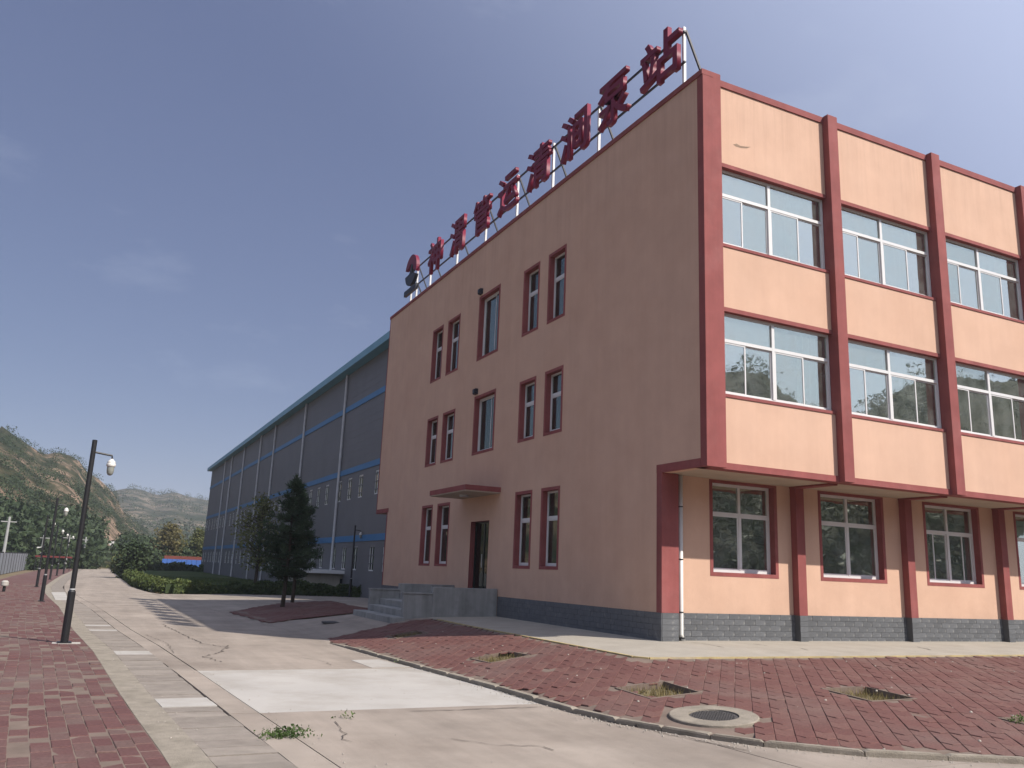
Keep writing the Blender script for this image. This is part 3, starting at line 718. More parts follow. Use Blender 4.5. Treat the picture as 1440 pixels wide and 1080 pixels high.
for (za, zb) in ((4.86,6.80), (8.0,10.24)):
    o_ = (10.06,11.72,za,zb); i_ = (10.16,11.62,za+.09,zb-.09)
    w = window(off, 'x', .15, i_, lower=(10.68,), glass=GLASSD, fw_=.05)
    surround(w, 'x', 0, o_, i_, .006, .2, RED)
    m = MB(); m.box(.5,.52,10.95,11.6,i_[2],i_[3]); m.build('curtain', CURT, parent=w)
    v = MB(); v.box(-.10,.02,11.46,11.66,zb+.06,zb+.24); v.box(-.13,-.10,11.49,11.63,zb+.08,zb+.22); v.build('wall_vent', DARKM, parent=off)
# door with dark red reveals
d = MB(); d.box(.16,.22,DOOR[0],DOOR[0]+.06,DOOR[2],DOOR[3]); d.box(.16,.22,DOOR[1]-.06,DOOR[1],DOOR[2],DOOR[3]); d.box(.16,.22,DOOR[0]+.06,DOOR[1]-.06,DOOR[3]-.06,DOOR[3]); d.box(.165,.215,10.77,10.85,DOOR[2],DOOR[3]-.06)
dr = d.build('door', DOORM, parent=off)
GLASSK = glass_mat('dark door glass', (.06, .08, .07), .07, .02)
for ya, yb in ((DOOR[0]+.06,10.77),(10.85,DOOR[1]-.06)):
    g = MB(); g.box(.185,.195,ya,yb,DOOR[2],DOOR[3]-.06); g.build('pane', GLASSK, parent=dr)
h_ = MB(); h_.tube([(.14,10.86,1.35),(.14,10.86,1.75)], .014, 8); h_.build('handle', WHPIPE, parent=dr)
ln = MB(); ln.box(-.002,.16,DOOR[1]-.004,DOOR[1]+.002,DOOR[2],DOOR[3]); ln.box(-.002,.16,DOOR[0]-.002,DOOR[0]+.004,DOOR[2],DOOR[3]); ln.box(-.002,.16,DOOR[0],DOOR[1],DOOR[3]-.004,DOOR[3]+.002); ln.build('door_reveal', RED, parent=off)
# canopy over the door
c = MB(); c.box(-1.12,.0,9.42,12.3,3.50,3.53); cp = c.build('canopy', SOFFIT, parent=off)
c = MB(); c.box(-1.135,.0,9.405,12.315,3.532,3.68); c.build('canopy_edge', RED, parent=cp)
c = MB(); c.lathe([(.001,-.02),(.14,-.02),(.16,.05)], (-.55,10.85,3.47), 16); c.build('ceiling_lamp', WHPIPE, parent=cp)
# gable trims
t = MB(); t.box(-.03,.28,-.004,Lb+.03,12.03,12.155); t.build('gable_coping', RED, parent=off)
t = MB(); t.box(-.006,.05,1.0,S+.19,HS-.002,HS+.17); t.box(-.006,.05,.201,1.0,HS-.002,HS+.17); t.build('overhang_band', RED, parent=off)
t = MB(); t.box(-.006,.05,Lb-S-.19,Lb,HS-.002,HS+.17); t.build('overhang_band', RED, parent=off)
t = MB(); t.box(-.006,.05,Lb-.07,Lb+.004,HS+.17,12.03); t.build('edge_stripe', RED, parent=off)
t = MB(); t.box(-.006,.05,Lb-S-.10,Lb-S+.004,HP_,HS); t.build('edge_stripe', RED, parent=off)
# --- front, upper storeys
for i, x in enumerate(PX):
    m = MB()
    if i == 0: m.box(-.007,.49,0,.2,HS-.003,12.165); m.box(.02,.49,.2,.46,HS,12.0)
    else: m.box(x,x+PWID,0,.46,HS-.003,12.165)
    m.build('pilaster', RED, parent=off, bevel=.008)
for i in range(5):
    xa = .49 if i == 0 else PX[i]+PWID; xb = PX[i+1]
    for za, zb in ((3.56,4.92), (6.85,8.21), (10.15,12.0)):
        m = MB(); m.box(xa+.001,xb-.001,.18,.44,za,zb); m.build('wall_panel', PEACH, parent=off)
    for za, zb, pr in ((HS,3.56,.155), (4.92,4.985,.16), (6.76,6.85,.16), (8.21,8.275,.16), (10.06,10.15,.16), (12.0,12.155,.15)):
        m = MB(); m.box(xa+.001,xb-.001,pr,.45,za,zb); m.build('band', RED, parent=off)
    for r_, (za, zb) in enumerate(((4.985,6.76), (8.275,10.06))):
        L_ = xb-xa
        w = window(off, 'y', .275, (xa+.01, xb-.01, za, zb), transom=zb-.60, mull=((xa+xb)/2-.05,), lower=(xa+L_*.24, xa+L_*.75))
        cm = CURTB if i == 1 else CURT
        # curtains pleated, hung behind the glass
        segs = [[(.62,.98)], [(.02,.2),(.52,.98)], [(.85,.99)], [(.1,.4)], [(.5,.9)]][i] if r_ == 1 else [[(.80,.98)], [(.55,.98)], [(.02,.15),(.6,.75)], [(.3,.5)], [(.1,.3)]][i]
        for (fa, fb) in segs:
            m = MB(); ua, ub = xa+L_*fa, xa+L_*fb; n = max(6, int((ub-ua)/.045)); prev = None
            for k in range(n+1):
                u = ua+(ub-ua)*k/n; dy = .62+.035*math.sin(k*1.55)+random.uniform(-.008,.008); cur = ((u,dy,za+.03),(u,dy,zb-.03))
                if prev: m.quad(prev[0], cur[0], cur[1], prev[1])
                prev = cur
            m.build('curtain', cm, parent=w)
# peeled scar on the first parapet panel
m = MB(); pk = [(1031,203),(1036,202),(1041,205),(1048,206),(1056,206.5),(1050,208.5),(1042,208),(1035,206)]
pts_ = [at_y(x, y, .177) for x, y in pk]; m.v = [tuple(p) for p in pts_]; m.f = [tuple(range(len(pk)))]; m.build('peeled_scar', mat('bare render scar', (.34,.24,.17), .95), parent=off)
# --- soffit, ground floor front
m = MB(); m.box(.26,XE,.456,1.66,HS+.004,HS+.06); m.build('soffit', SOFFIT, parent=off)
for i, x in enumerate(PX[1:]):
    m = MB(); m.box(x+.02,x+.27,.46,1.66,HS-.035,HS+.003); m.build('soffit_rib', RED, parent=off)
GW = [(1.40,3.34), (4.62,6.80), (8.22,10.40), (11.83,14.0), (15.43,17.6)]
fh = [(a+.012, b-.012, 1.34+.012, HS-.025) for a, b in GW]
wall_holes('front_wall', 'y', 1.66, .25, .26, XE, -.6, HS+.004, fh, PEACH, off)
for i, (a, b) in enumerate(GW):
    o_ = (a, b, 1.34, HS-.012); i_ = (a+.085, b-.085, 1.34+.085, HS-.06)
    w = window(off, 'y', 1.82, i_, transom=2.70, mull=((i_[0]+i_[1])/2,), lower=(i_[0]+.45, i_[1]-.45) if i == 2 else (), fw_=.06, mm=.06)
    surround(w, 'y', 1.66, o_, i_, .006, .22, RED)
for i, x in enumerate(PX):
    xa, xb = (-.006,.43) if i == 0 else (x+.035, x+.035+.245)
    m = MB(); m.box(xa,xb,S,1.661 if i else 1.66,HP_,HS-.036 if i else HS-.003); m.build('ground_pilaster', RED, parent=off)
# plinth: mortar core and individual tiles on the front
m = MB(); m.box(.0,XE,1.640,1.70,-.6,HP_-.002)
for i, x in enumerate(PX):
    xa, xb = (.006,.424) if i == 0 else (x+.041, x+.035+.239)
    m.box(xa,xb,S+.006,1.64,-.6,HP_-.002)
m.build('plinth_core', MORTAR, parent=off)
tiles = {}
def tile(x0, x1, yf, z0, z1):
    key = (round(x1-x0,3), round(z1-z0,3))
    if key not in tiles:
        w, h = key; b_ = .002; me = bpy.data.meshes.new('tile')
        me.from_pydata([(0,0,0),(w,0,0),(w,0,h),(0,0,h),(b_,-.008,b_),(w-b_,-.008,b_),(w-b_,-.008,h-b_),(b_,-.008,h-b_)], [], [(4,5,6,7),(0,1,5,4),(1,2,6,5),(2,3,7,6),(3,0,4,7)]); me.update(); me.materials.append(PLINTH); tiles[key] = me
    o = bpy.data.objects.new('tile', tiles[key]); COL.objects.link(o); o.parent = off; o.location = (x0, yf+random.uniform(-.002,.003), z0)
RH = .118; TLn = .29
for r_ in range(-1, 5):
    z0 = .02+r_*RH-.05; z1 = min(z0+RH-.003, HP_)
    if z1 - z0 < .03: continue
    for i in range(4):
        lo = .43 if i == 0 else PX[i]+.285; hi = PX[i+1]+.03
        if lo > 13: continue
        x = lo - (TLn/2 if r_ % 2 else 0)
        while x < min(hi, 12.6):
            a, b = max(x, lo), min(x+TLn-.003, hi)
            if b-a > .05: tile(a, b, 1.639, z0, z1)
            x += TLn
    for i in range(4):
        xa, xb = (.006,.424) if i == 0 else (PX[i]+.041, PX[i]+.274)
        tile(xa, xb, S+.004, z0, z1)
# plinth tiles of the shaded gable and of the pilaster flanks: one joined part, real joints
gm = MB(); gm2 = MB()
gm2.box(-.004,.1,S+.01,9.28,-.5,HP_-.003); gm2.box(-.004,.1,12.6,Lb-S,-.6,HP_-.003); gm2.build('plinth_core', MORTAR, parent=off)
for r_ in range(-3, 5):
    z0 = .02+r_*RH-.05; z1 = min(z0+RH-.006, HP_)
    if z1-z0 < .03: continue
    for ya, yb in ((S,9.28),(12.6,Lb-S)):
        y = ya - (TLn/2 if r_ % 2 else 0)
        while y < yb:
            a, b = max(y, ya), min(y+TLn-.006, yb)
            if b-a > .03: gm.box(-.016-random.uniform(0,.003),-.003,a,b,z0,z1)
            y += TLn
gg = gm.build('gable_plinth_tiles', PLINTH, parent=off); gg['kind'] = 'stuff'
# downpipe
dp = MB(); dp.tube([(.56,1.585,HS),(.56,1.585,.13),(.575,1.57,.06)], .05, 12); pipe = dp.build('downpipe', PIPEW, parent=off, smooth=True)
cl = MB()
for z in (.575, 1.65, 2.75): cl.lathe([(.0505,-.012),(.056,-.012),(.056,.012),(.0505,.012)], (.56,1.585,z), 14)
cl.lathe([(.045,0),(.057,0),(.057,.03),(.05,.03)], (.575,1.57,.045), 14)
cl.build('clip', BLACK, parent=pipe)['kind'] = 'stuff'
# shell: back, end, roof, floors, partition
m = MB(); m.box(.25,XE,Lb-.25,Lb,HS,12.0); m.box(.25,XE,Lb-S-.25,Lb-S,-.6,HS); m.build('back_wall', PEACH, parent=off)
m = MB(); m.box(XE-.001,XE+.25,.46,Lb,HS,12.16); m.box(XE-.001,XE+.25,1.7,Lb-S,-.6,HS); m.build('end_wall', PEACH, parent=off)
m = MB(); m.box(.25,XE,.45,Lb-.25,11.35,11.6); m.build('roof', CONCP, parent=off)
m = MB(); m.box(.25,XE,.456,Lb-.25,7.1,7.3); m.box(.25,XE,1.91,Lb-.25,HS+.07,HS+.25); m.box(.25,XE,1.91,Lb-S-.25,.3,.45); m.build('floor_slab', INTER, parent=off)
m = MB(); m.box(.26,XE,6.9,7.05,.46,11.34); m.box(3.78,3.9,.9,6.9,HS+.26,11.3); m.box(7.38,7.5,.9,6.9,HS+.26,11.3); m.box(3.78,3.9,1.95,6.9,.46,HS); m.box(3.0,3.12,7.05,Lb-.3,.46,11.3); m.build('partition', INTER, parent=off)
# ------------------------------------------------------------------ porch and steps
po = thing('entrance_porch', (-1.4,10.9,-.3), 'grey concrete entrance porch with parapet walls and three steps', 'porch')
def gb(x, y): return G(x, y)-.15
m = MB(); m.box(-1.99,-.018,9.30,9.48,-.6,.76); m.build('parapet', CONCP, parent=po, bevel=.012)
m = MB(); m.box(-1.85,-.018,12.52,12.70,-.7,.77); m.build('parapet', CONCP, parent=po, bevel=.012)
for (ya, yb, xo) in ((9.30,9.48,-2.82), (12.52,12.70,-2.78)):
    m = MB(); m.box(xo,-1.99 if ya < 10 else -1.85,ya+.003,yb-.003,-.8,.56); q = m.build('cheek_wall', CONCP, parent=po, bevel=.01)
    m = MB(); m.box(xo-.02,-1.995 if ya < 10 else -1.855,ya-.02,yb+.02,.562,.60); m.build('capping', CONCP, parent=q)
m = MB(); m.box(-1.85,-.018,9.482,12.518,-.7,.47); m.build('platform', CONCP, parent=po)
for k, (xa, z) in enumerate(((-2.15,.31), (-2.50,.13), (-2.86,-.05))):
    m = MB(); far = 12.518 if k < 2 else 12.72; near = 9.482 if k < 2 else 9.10
    if k == 2: m.box(-3.22,-2.825,near,far,-.9,z-.0)
    else: m.box(xa-.33,-1.852,near+.001,far-.001,-.85,z)
    st = m.build('step', CONCP, parent=po, bevel=.012)
# ------------------------------------------------------------------ rooftop sign
SX = .15
sg = thing('rooftop_sign', (SX+.1,10.5,12.155), 'crimson Chinese character sign with logo on a steel frame along the roof edge', 'sign')
def glyph(ch, y_left, width, z0, hgt):
    cu = bpy.data.curves.new('glyph', 'FONT'); cu.body = ch; cu.size = 1.0; cu.extrude = .05; cu.offset = .014; cu.resolution_u = 2
    tmp = bpy.data.objects.new('glyph', cu); COL.objects.link(tmp); dg = bpy.context.evaluated_depsgraph_get(); dg.update()
    me = bpy.data.meshes.new_from_object(tmp.evaluated_get(dg)); bpy.data.objects.remove(tmp)
    co = np.empty(len(me.vertices)*3); me.vertices.foreach_get('co', co); co = co.reshape(-1,3)
    mn, mx = co.min(0), co.max(0); u = (co[:,0]-mn[0])/(mx[0]-mn[0]); v = (co[:,1]-mn[1])/(mx[1]-mn[1]); w = co[:,2]/.05
    o3 = ORI[sg.name]
    nw = np.stack([SX - w*.06 - o3.x, y_left - u*width - o3.y, z0 + v*hgt - o3.z], 1)
    me.vertices.foreach_set('co', nw.ravel().astype(np.float32)); me.update(); me.materials.clear(); me.materials.append(LETTER)
    o = link_mesh('letter', me, None, sg); o['label'] = 'crimson raised character ' + ch
for ch, yl, wd, z0, hg in (('神',17.50,1.44,12.80,1.34), ('渭',15.13,1.36,12.78,1.38), ('管',12.92,1.42,12.79,1.32), ('运',10.84,1.46,12.78,1.32), ('清',8.74,1.52,12.78,1.32), ('涧',6.58,1.52,12.77,1.32), ('泵',4.52,1.46,12.78,1.32), ('站',2.54,1.58,12.80,1.32)):
    glyph(ch, yl, wd, z0, hg)
def plate(name, pts, x0, x1, mt):
    m = MB(); n = len(pts)
    m.v = [(x0,y,z) for y,z in pts]+[(x1,y,z) for y,z in pts]; m.f = [tuple(range(n)), tuple(range(2*n-1,n-1,-1))]+[(i,(i+1)%n,n+(i+1)%n,n+i) for i in range(n)]
    return m.build(name, mt, parent=sg)
cy, cz, ry, rz = 19.55, 13.72, .72, .68
def arc(a0, a1, s, n=22): return [(cy-s*ry*math.cos(a0+(a1-a0)*i/n), cz+s*rz*math.sin(a0+(a1-a0)*i/n)) for i in range(n+1)]
plate('logo_upper', arc(-.35, math.pi*.93, 1.0) + arc(math.pi*.80, -.1, .42), .07, .22, LETTER)
plate('logo_lower', arc(-.5, -math.pi*.93, 1.0) + arc(-math.pi*.80, -.7, .35), .07, .22, SIGNB)
plate('logo_inner', [(cy+.34,cz-.42),(cy+.12,cz-.46),(cy-.28,cz+.34),(cy-.05,cz+.36)], .08, .21, SIGNB)
plate('name_bar', [(20.28,12.70),(18.78,12.70),(18.78,12.93),(20.28,12.93)], .08, .20, SIGNB)
m = MB()
for z in (12.98, 13.78): m.bar((.27,.95,z), (.27,20.3,z), .045)
m.build('rail', DARKM, parent=sg)
for y in (1.05, 4.78, 7.35, 9.75, 12.2, 14.8, 17.65, 19.3, 20.0):
    m = MB(); m.box(.28,.345,y-.032,y+.032,12.155,13.95); m.build('post', WHITE, parent=sg)
    m = MB(); m.bar((.33,y-.05,13.85), (1.35,y-.05,11.6), .045); m.build('brace', DARKM, parent=sg)
#TAIL
# ================================================================== WAREHOUSE
WX, WY0, WY1, WZ = 4.0, 27.0, 120.0, 14.45
wh = thing('warehouse', (WX, 60, -1.0), 'long dark grey sheet-clad warehouse with blue stripes behind the office', 'warehouse')
def wwin_y(px, py): 
    d = ray(px, py); P = CAM + d*(WX-CAM[0])/d[0]; return P[1], P[2]
wins = []
WZ2, WZ3 = 7.2, 2.75
y = 29.5
while y < 118:
    for k in range(3):
        yy = y + k*2.55
        if yy < 118.5: wins.append(yy)
    y += 8.6
wh_h = [(yy, yy+.95, WZ2-1.75, WZ2-.32) for yy in wins] + [(yy, yy+.95, WZ3-1.75, WZ3-.32) for yy in wins]
wall_holes('wall_cladding', 'x', WX, .12, WY0, WY1, -1.2, WZ, wh_h, WHGREY, wh)
m = MB(); m.box(WX+.12,WX+40,WY0,WY0+.1,-1.2,WZ); m.box(WX+.12,WX+40,WY1-.1,WY1,-1.2,WZ); m.box(WX+39.9,WX+40,WY0,WY1,-1.2,WZ); m.build('wall_cladding', WHGREY, parent=wh)
m = MB(); m.box(WX+3,WX+3.1,WY0+.2,WY1-.2,-1,WZ-.2); m.build('inner_wall', INTER, parent=wh)
m = MB()
zz = -1.0
while zz < WZ:
    m.box(WX-.007,WX-.001,WY0,WY1,zz,zz+.05); zz += .48
rb = m.build('cladding_ribs', WHGREY, parent=wh); rb['kind'] = 'stuff'
for z, hh in ((WZ2,.34), (WZ3,.36), (11.62,.34)):
    m = MB(); m.box(WX-.05,WX-.004,WY0,WY1,z-.02,z+hh); m.build('stripe', WHBLUE, parent=wh)
m = MB(); m.v = [(WX-.6,WY0-.6,WZ-.03),(WX-.6,WY1+.6,WZ-.03),(WX+20,WY1+.6,WZ+2.2),(WX+20,WY0-.6,WZ+2.2),(WX+41,WY0-.6,WZ-.05),(WX+41,WY1+.6,WZ-.05)]; m.f = [(0,1,2,3),(3,2,5,4)]
m.box(WX-.65,WX-.55,WY0-.6,WY1+.6,WZ-.10,WZ+.36); m.box(WX-.55,WX-.001,WY0-.6,WY1+.6,WZ-.1,WZ-.04); rf = m.build('roof', WHROOF, parent=wh)
for yy in wins:
    for zt in (WZ2, WZ3):
        m = MB(); a, b, c, d_ = yy, yy+.95, zt-1.75, zt-.32
        rect('x', WX, .03, .08, a, a+.07, c, d_, m); rect('x', WX, .03, .08, b-.07, b, c, d_, m); rect('x', WX, .03, .08, a+.07, b-.07, c, c+.07, m); rect('x', WX, .03, .08, a+.07, b-.07, d_-.07, d_, m); rect('x', WX, .03, .08, (a+b)/2-.04, (a+b)/2+.04, c+.07, d_-.07, m)
        w = m.build('window', WHITE, parent=wh)
        g = MB(); rect('x', WX, .05, .06, a+.068, b-.068, c+.068, d_-.068, g); g.build('pane', GLASSD, parent=w)
for px, py in ((318,655),(327,655),(345,640),(370,610),(390,600),(434,560),(491,528)):
    yy = wwin_y(px, py)[0]
    m = MB(); m.tube([(WX-.12,yy,WZ-.1),(WX-.12,yy,-1.0)], .09, 8); m.build('downpipe', WHPIPE, parent=wh)
# low tank with white coping
A = on_z(372, 812, .95)[:2]
TY = 41.0
tk = thing('low_water_tank', (2.0, TY, -.75), 'low cream concrete tank with white coping behind the hedge', 'tank')
xa = at_y(432, 806, TY)[0]; xb = xa + 9
m = MB(); m.box(xa,xb,TY,TY+.2,-1,.72); m.build('front_wall', TANKW, parent=tk)
m = MB(); m.box(xa,xa+.2,TY+.201,TY+9,-1,.72); m.box(xa+.2,xb,TY+8.8,TY+9,-1,.72); m.build('side_wall', TANKW, parent=tk)
m = MB(); m.box(xa-.45,xb+.3,TY-.4,TY+9.3,.722,.93); m.build('coping', WHITE, parent=tk)
s0 = at_y(478, 815, TY)[0]; s1 = at_y(522, 815, TY)[0]
m = MB(); m.box(s0,s1,TY-.02,TY+.001,.12,.42); m.build('vent_slot', BLACK, parent=tk)
# ================================================================== VEGETATION
def leaf_cards(C, size, jitter=.5, up=0.0):
    """one small randomly turned quad per centre"""
    n = len(C); a = rng.normal(size=(n,3)); a /= np.linalg.norm(a, axis=1)[:,None]; b = rng.normal(size=(n,3)); b[:,2] += up
    b -= a*(a*b).sum(1)[:,None]; b /= np.linalg.norm(b, axis=1)[:,None]
    s = size*rng.uniform(1-jitter, 1+jitter, (n,1)); a = a*s*.5; b = b*s*.8
    V = np.concatenate([C-a-b*.3, C+a*.9, C+b, C-a*.9+b*.2], 1).reshape(-1,3)
    return V, np.arange(4*n).reshape(-1,4)
def hedge(name, pts, width, hgt, dens, size, mat_, label, group=None, zoff=0):
    pts = [np.array(p) for p in pts]; C = []
    for a, b in zip(pts, pts[1:]):
        L_ = np.hypot(*(b-a)); d = (b-a)/L_; nr = np.array([-d[1], d[0]])
        dist = np.hypot(*((a+b)/2-CAM[:2])); n = int(L_*dens*min(1.5, 45/dist)+8)
        t = rng.uniform(0, L_, n); s = rng.uniform(-1, 1, n); s = np.sign(s)*np.abs(s)**.5; h = 1-rng.uniform(0,1,n)**1.9
        lump = .85+.15*np.sin(t*1.7+a[0])+.1*np.sin(t*4.1)
        P = a[None]+d[None]*t[:,None]+nr[None]*(s*width/2*(.95-.25*(h>.8)))[:,None]
        z = np.array([G(*q) for q in P]) + zoff + h*hgt*lump + rng.normal(0,.03,n)
        C.append(np.column_stack([P, z]))
    C = np.concatenate(C); sz = size*np.clip(np.hypot(C[:,0]-CAM[0], C[:,1]-CAM[1])/45, 1, 2.6)
    V, Q = leaf_cards(C, sz[:,None])
    o3 = (float(pts[0][0]), float(pts[0][1]), float(G(*pts[0])))
    th = thing(name, o3, label, 'hedge', group)
    f_ = np_mesh('foliage', V-np.array(o3), Q, mat_, parent=th)
    core = MB()
    for a, b in zip(pts, pts[1:]):
        core.bar((a[0],a[1],G(*a)+zoff+hgt*.35), (b[0],b[1],G(*b)+zoff+hgt*.35), width*.6, hgt*.66)
    core.build('branch_core', HEDGED, parent=th)
    return th
hp_in = [(x+.5, y+.55) for x, y in HP]
hedge('clipped_hedge', hp_in[:6], 1.1, .75, 420, .10, HEDGE, 'low clipped green hedge curving along the road to the lawn corner')
hedge('clipped_hedge', hp_in[5:9], 1.1, .78, 1000, .09, HEDGED, 'dark low hedge running behind the pines to the office')
h2 = [tuple(on_z(x, y, -.74)[:2]) for x, y in ((190,805), (250,806), (300,808), (372,817))]
hedge('dark_hedge', h2, 1.2, 1.0, 160, .16, HEDGED, 'dark hedge at the far side of the lawn before the warehouse')
lw = [(x+1.1, y+1.0) for x, y in HP[1:9]] + [(3.6,40), (3.8,118), (-4.5,118)]
drape('lawn', lw, .03, LAWN, 4.0, kind='structure')
# grass blades over the lawn edge
V = []; Q = []
for k in range(9000):
    x = random.uniform(-7,3.5); y = random.uniform(34,75)
    if not in_poly(x, y, lw): continue
    z = G(x,y)+.02; a = random.uniform(0,6.28); w = .02; hg = random.uniform(.06,.2); i0 = len(V); lx, ly = random.gauss(0,.05), random.gauss(0,.05)
    V += [(x-w*math.cos(a),y-w*math.sin(a),z),(x+w*math.cos(a),y+w*math.sin(a),z),(x+lx+w*.3,y+ly,z+hg),(x+lx,y+ly,z+hg)]; Q.append((i0,i0+1,i0+2,i0+3))
tag(np_mesh('lawn_grass', V, Q, HEDGE), 'short green grass on the lawn between the hedges', 'grass', kind='stuff')
def pine(base, hgt, wid, label, seed, lean=0.0, bare=1.0):
    r = np.random.default_rng(seed); th = thing('pine_tree', tuple(base), label, 'tree', 'young pines on the paved island'); b = Vector(base)
    tr = MB(); n = 9; pts = [b+Vector((lean*t*hgt+.03*math.sin(t*5), .02*math.sin(t*7), t*hgt*.97)) for t in np.linspace(0,1,n)]
    tr.tube(pts, [.085*(1-.9*i/(n-1))+.008 for i in range(n)], 9)
    C = []; D = []
    z = bare
    while z < hgt*.97:
        f = (z-bare)/(hgt-bare); rad = wid*(min(1,.45+f*3.0))*(1-f)**.95*r.uniform(.8,1.15)+.07
        for k in range(int(r.integers(6,9))):
            az = r.uniform(0,6.283); L_ = rad*r.uniform(.55,1.12); p0 = b+Vector((lean*z, 0, z))
            el = r.uniform(.05,.4)+.35*f; p1 = p0+Vector((math.cos(az)*L_, math.sin(az)*L_, L_*math.tan(el)*.6))
            tr.tube([p0, p1], [.018, .005], 4, cap=False)
            nt = int(5+L_*11)
            for q in range(nt):
                t = .25+.75*q/nt; sp = p0.lerp(p1, t)+Vector(r.normal(0,.07,3)); dv = (p1-p0).normalized()
                for w in range(9):
                    dd = dv*.55+Vector(r.normal(0,.6,3))+Vector((0,0,.25)); dd.normalize(); C.append(sp); D.append(dd*r.uniform(.10,.21))
        z += hgt*.042*r.uniform(.8,1.2)
    for w in range(120): C.append(b+Vector((lean*hgt,0,hgt*r.uniform(.88,1.0)))); dd = Vector(r.normal(0,.4,3))+Vector((0,0,.9)); D.append(dd.normalized()*r.uniform(.1,.24))
    tr.build('trunk', BARK, parent=th)
    C = np.array(C); D = np.array(D); W = np.cross(D, r.normal(size=D.shape)); W /= np.linalg.norm(W,axis=1)[:,None]; W *= .013
    V = np.concatenate([C-W, C+W, C+D+W*.5, C+D-W*.5], 1).reshape(-1,3)
    np_mesh('crown', V-np.array(base), np.arange(len(V)).reshape(-1,4), PINE, parent=th)
    return th
def broadleaf(name, base, hgt, rx, label, seed, mat_, n_leaf=2600, size=.13, bare=.25, group=None, narrow=1.0, rows=22):
    r = np.random.default_rng(seed); th = thing(name, tuple(base), label, 'tree', group); b = Vector(base); tr = MB()
    tr.tube([b, b+Vector((.05*hgt*.2,0,hgt*.5)), b+Vector((0,0,hgt*.95))], [.018*hgt, .012*hgt, .003*hgt], 8)
    C = []
    for k in range(rows):
        z = hgt*(bare+(1-bare)*(k+.5)/rows); f = (z/hgt-bare)/(1-bare); rad = rx*(math.sin(math.pi*min(1,(f*.85+.15)**narrow)))**.8
        for q in range(3):
            az = r.uniform(0,6.28); L_ = rad*r.uniform(.4,1.1); p0 = b+Vector((0,0,z*.9)); p1 = p0+Vector((math.cos(az)*L_, math.sin(az)*L_, L_*r.uniform(.2,.7)))
            tr.tube([p0,p1], [.005*hgt,.0015*hgt], 4, cap=False)
            for w in range(int(n_leaf/rows/3)):
                t = r.uniform(.3,1.08); C.append(np.array(p0.lerp(p1,t))+r.normal(0,rx*.16,3))
    tr.build('trunk', BARK, parent=th)
    V, Q = leaf_cards(np.array(C), size)
    np_mesh('crown', V-np.array(base), Q, mat_, parent=th); return th
pa = gp(397,855); pb = gp(411,848)
pine((pa[0],pa[1],G(pa[0],pa[1])), 5.3*np.hypot(*(pa[:2]-CAM[:2]))/36, 1.95, 'dark green pine, nearer of the two on the paved island', 11, .012, 1.25)
pine((pb[0],pb[1],G(pb[0],pb[1])), 4.5*np.hypot(*(pb[:2]-CAM[:2]))/36, 1.4, 'dark green pine, slightly behind the nearer one on the island', 12, -.005, 1.35)
def ground_at(px, py, dist):
    d = ray(px, py); d2 = d[:2]/np.hypot(*d[:2]); P = CAM[:2]+d2*dist; return (float(P[0]), float(P[1]), float(G(*P)))
def top_h(px, py, base):
    d = ray(px, py); t = np.hypot(base[0]-CAM[0], base[1]-CAM[1])/np.hypot(d[0], d[1]); return float(CAM[2]+t*d[2]-base[2])
for name, px, top, dist, rx, lab, mt, nl, sz, bare in (
    ('young_tree', 362, 690, 63, 1.9, 'loose light green young tree on the lawn left of the pine', DECID, 2100, .17, .22),
    ('young_tree', 234, 735, 165, 2.9, 'yellowing conical tree behind the hedge left of the warehouse', OCHRE, 2600, .36, .08),
    ('young_tree', 276, 742, 175, 2.6, 'slim green tree close to the far end of the warehouse', DECID, 2200, .36, .1),
    ('bushy_tree', 184, 764, 88, 1.75, 'bushy dark shrub where the hedge meets the far road', WOODL, 2200, .28, .02),
    ('bushy_tree', 168, 782, 112, 1.2, 'small green bush beside the far bend of the road', DECID, 1200, .3, .02)):
    b_ = ground_at(px, 790, dist); broadleaf(name, b_, top_h(px, top, b_), rx, lab, px, mt, nl, sz, bare)
# weeds in the joints
for i, (px, py, n, sp, lab) in enumerate(((400,1036,420,.12,'green weed tuft growing in the road joint'), (487,1010,26,.06,'tiny dark weed below the pale concrete patch'), (562,932,20,.05,'sprig of weed at the pavement kerb'), (1436,1016,90,.12,'green weed tuft at the right edge of the red pavement'))):
    P = gp(px, py); C = np.column_stack([rng.normal(P[0],sp,n), rng.normal(P[1],sp*.7,n), P[2]+np.abs(rng.normal(.03,.03,n))]); V, Q = leaf_cards(C, .024, .6, .9)
    tag(np_mesh('weed', V, Q, WEED, origin=(float(P[0]),float(P[1]),float(P[2]))), lab, 'weed', kind='stuff')
# grit, pebbles and paper scraps on the paving
PEB = mat('pale grit', (.40,.36,.31), .9, .3, 9, per_obj=.0)
def pebbles(name, n, area, size, label):
    V = []; Q = []
    k = 0
    while k < n:
        x, y = area()
        if x is None: continue
        r_ = size*random.uniform(.4,1.3); z = G(x,y)+.004; i0 = len(V); a = random.uniform(0,6.28); hh = r_*random.uniform(.3,.8)
        for j in range(4): V.append((x+r_*math.cos(a+j*1.57)*random.uniform(.6,1), y+r_*math.sin(a+j*1.57)*random.uniform(.6,1), z))
        for j in range(4): V.append((x+r_*.5*math.cos(a+j*1.57), y+r_*.5*math.sin(a+j*1.57), z+hh))
        Q += [(i0+4,i0+5,i0+6,i0+7)] + [(i0+j,i0+(j+1)%4,i0+4+(j+1)%4,i0+4+j) for j in range(4)]; k += 1
    tag(np_mesh(name, V, Q, PEB), label, 'grit', kind='stuff')
def along_kerb():
    i = random.randrange(1, len(KERB)-3); a, b = KERB[i], KERB[i+1]; t = random.random(); d = abs(random.gauss(0,.12))+.03
    return a[0]+(b[0]-a[0])*t-d, a[1]+(b[1]-a[1])*t-d*.6
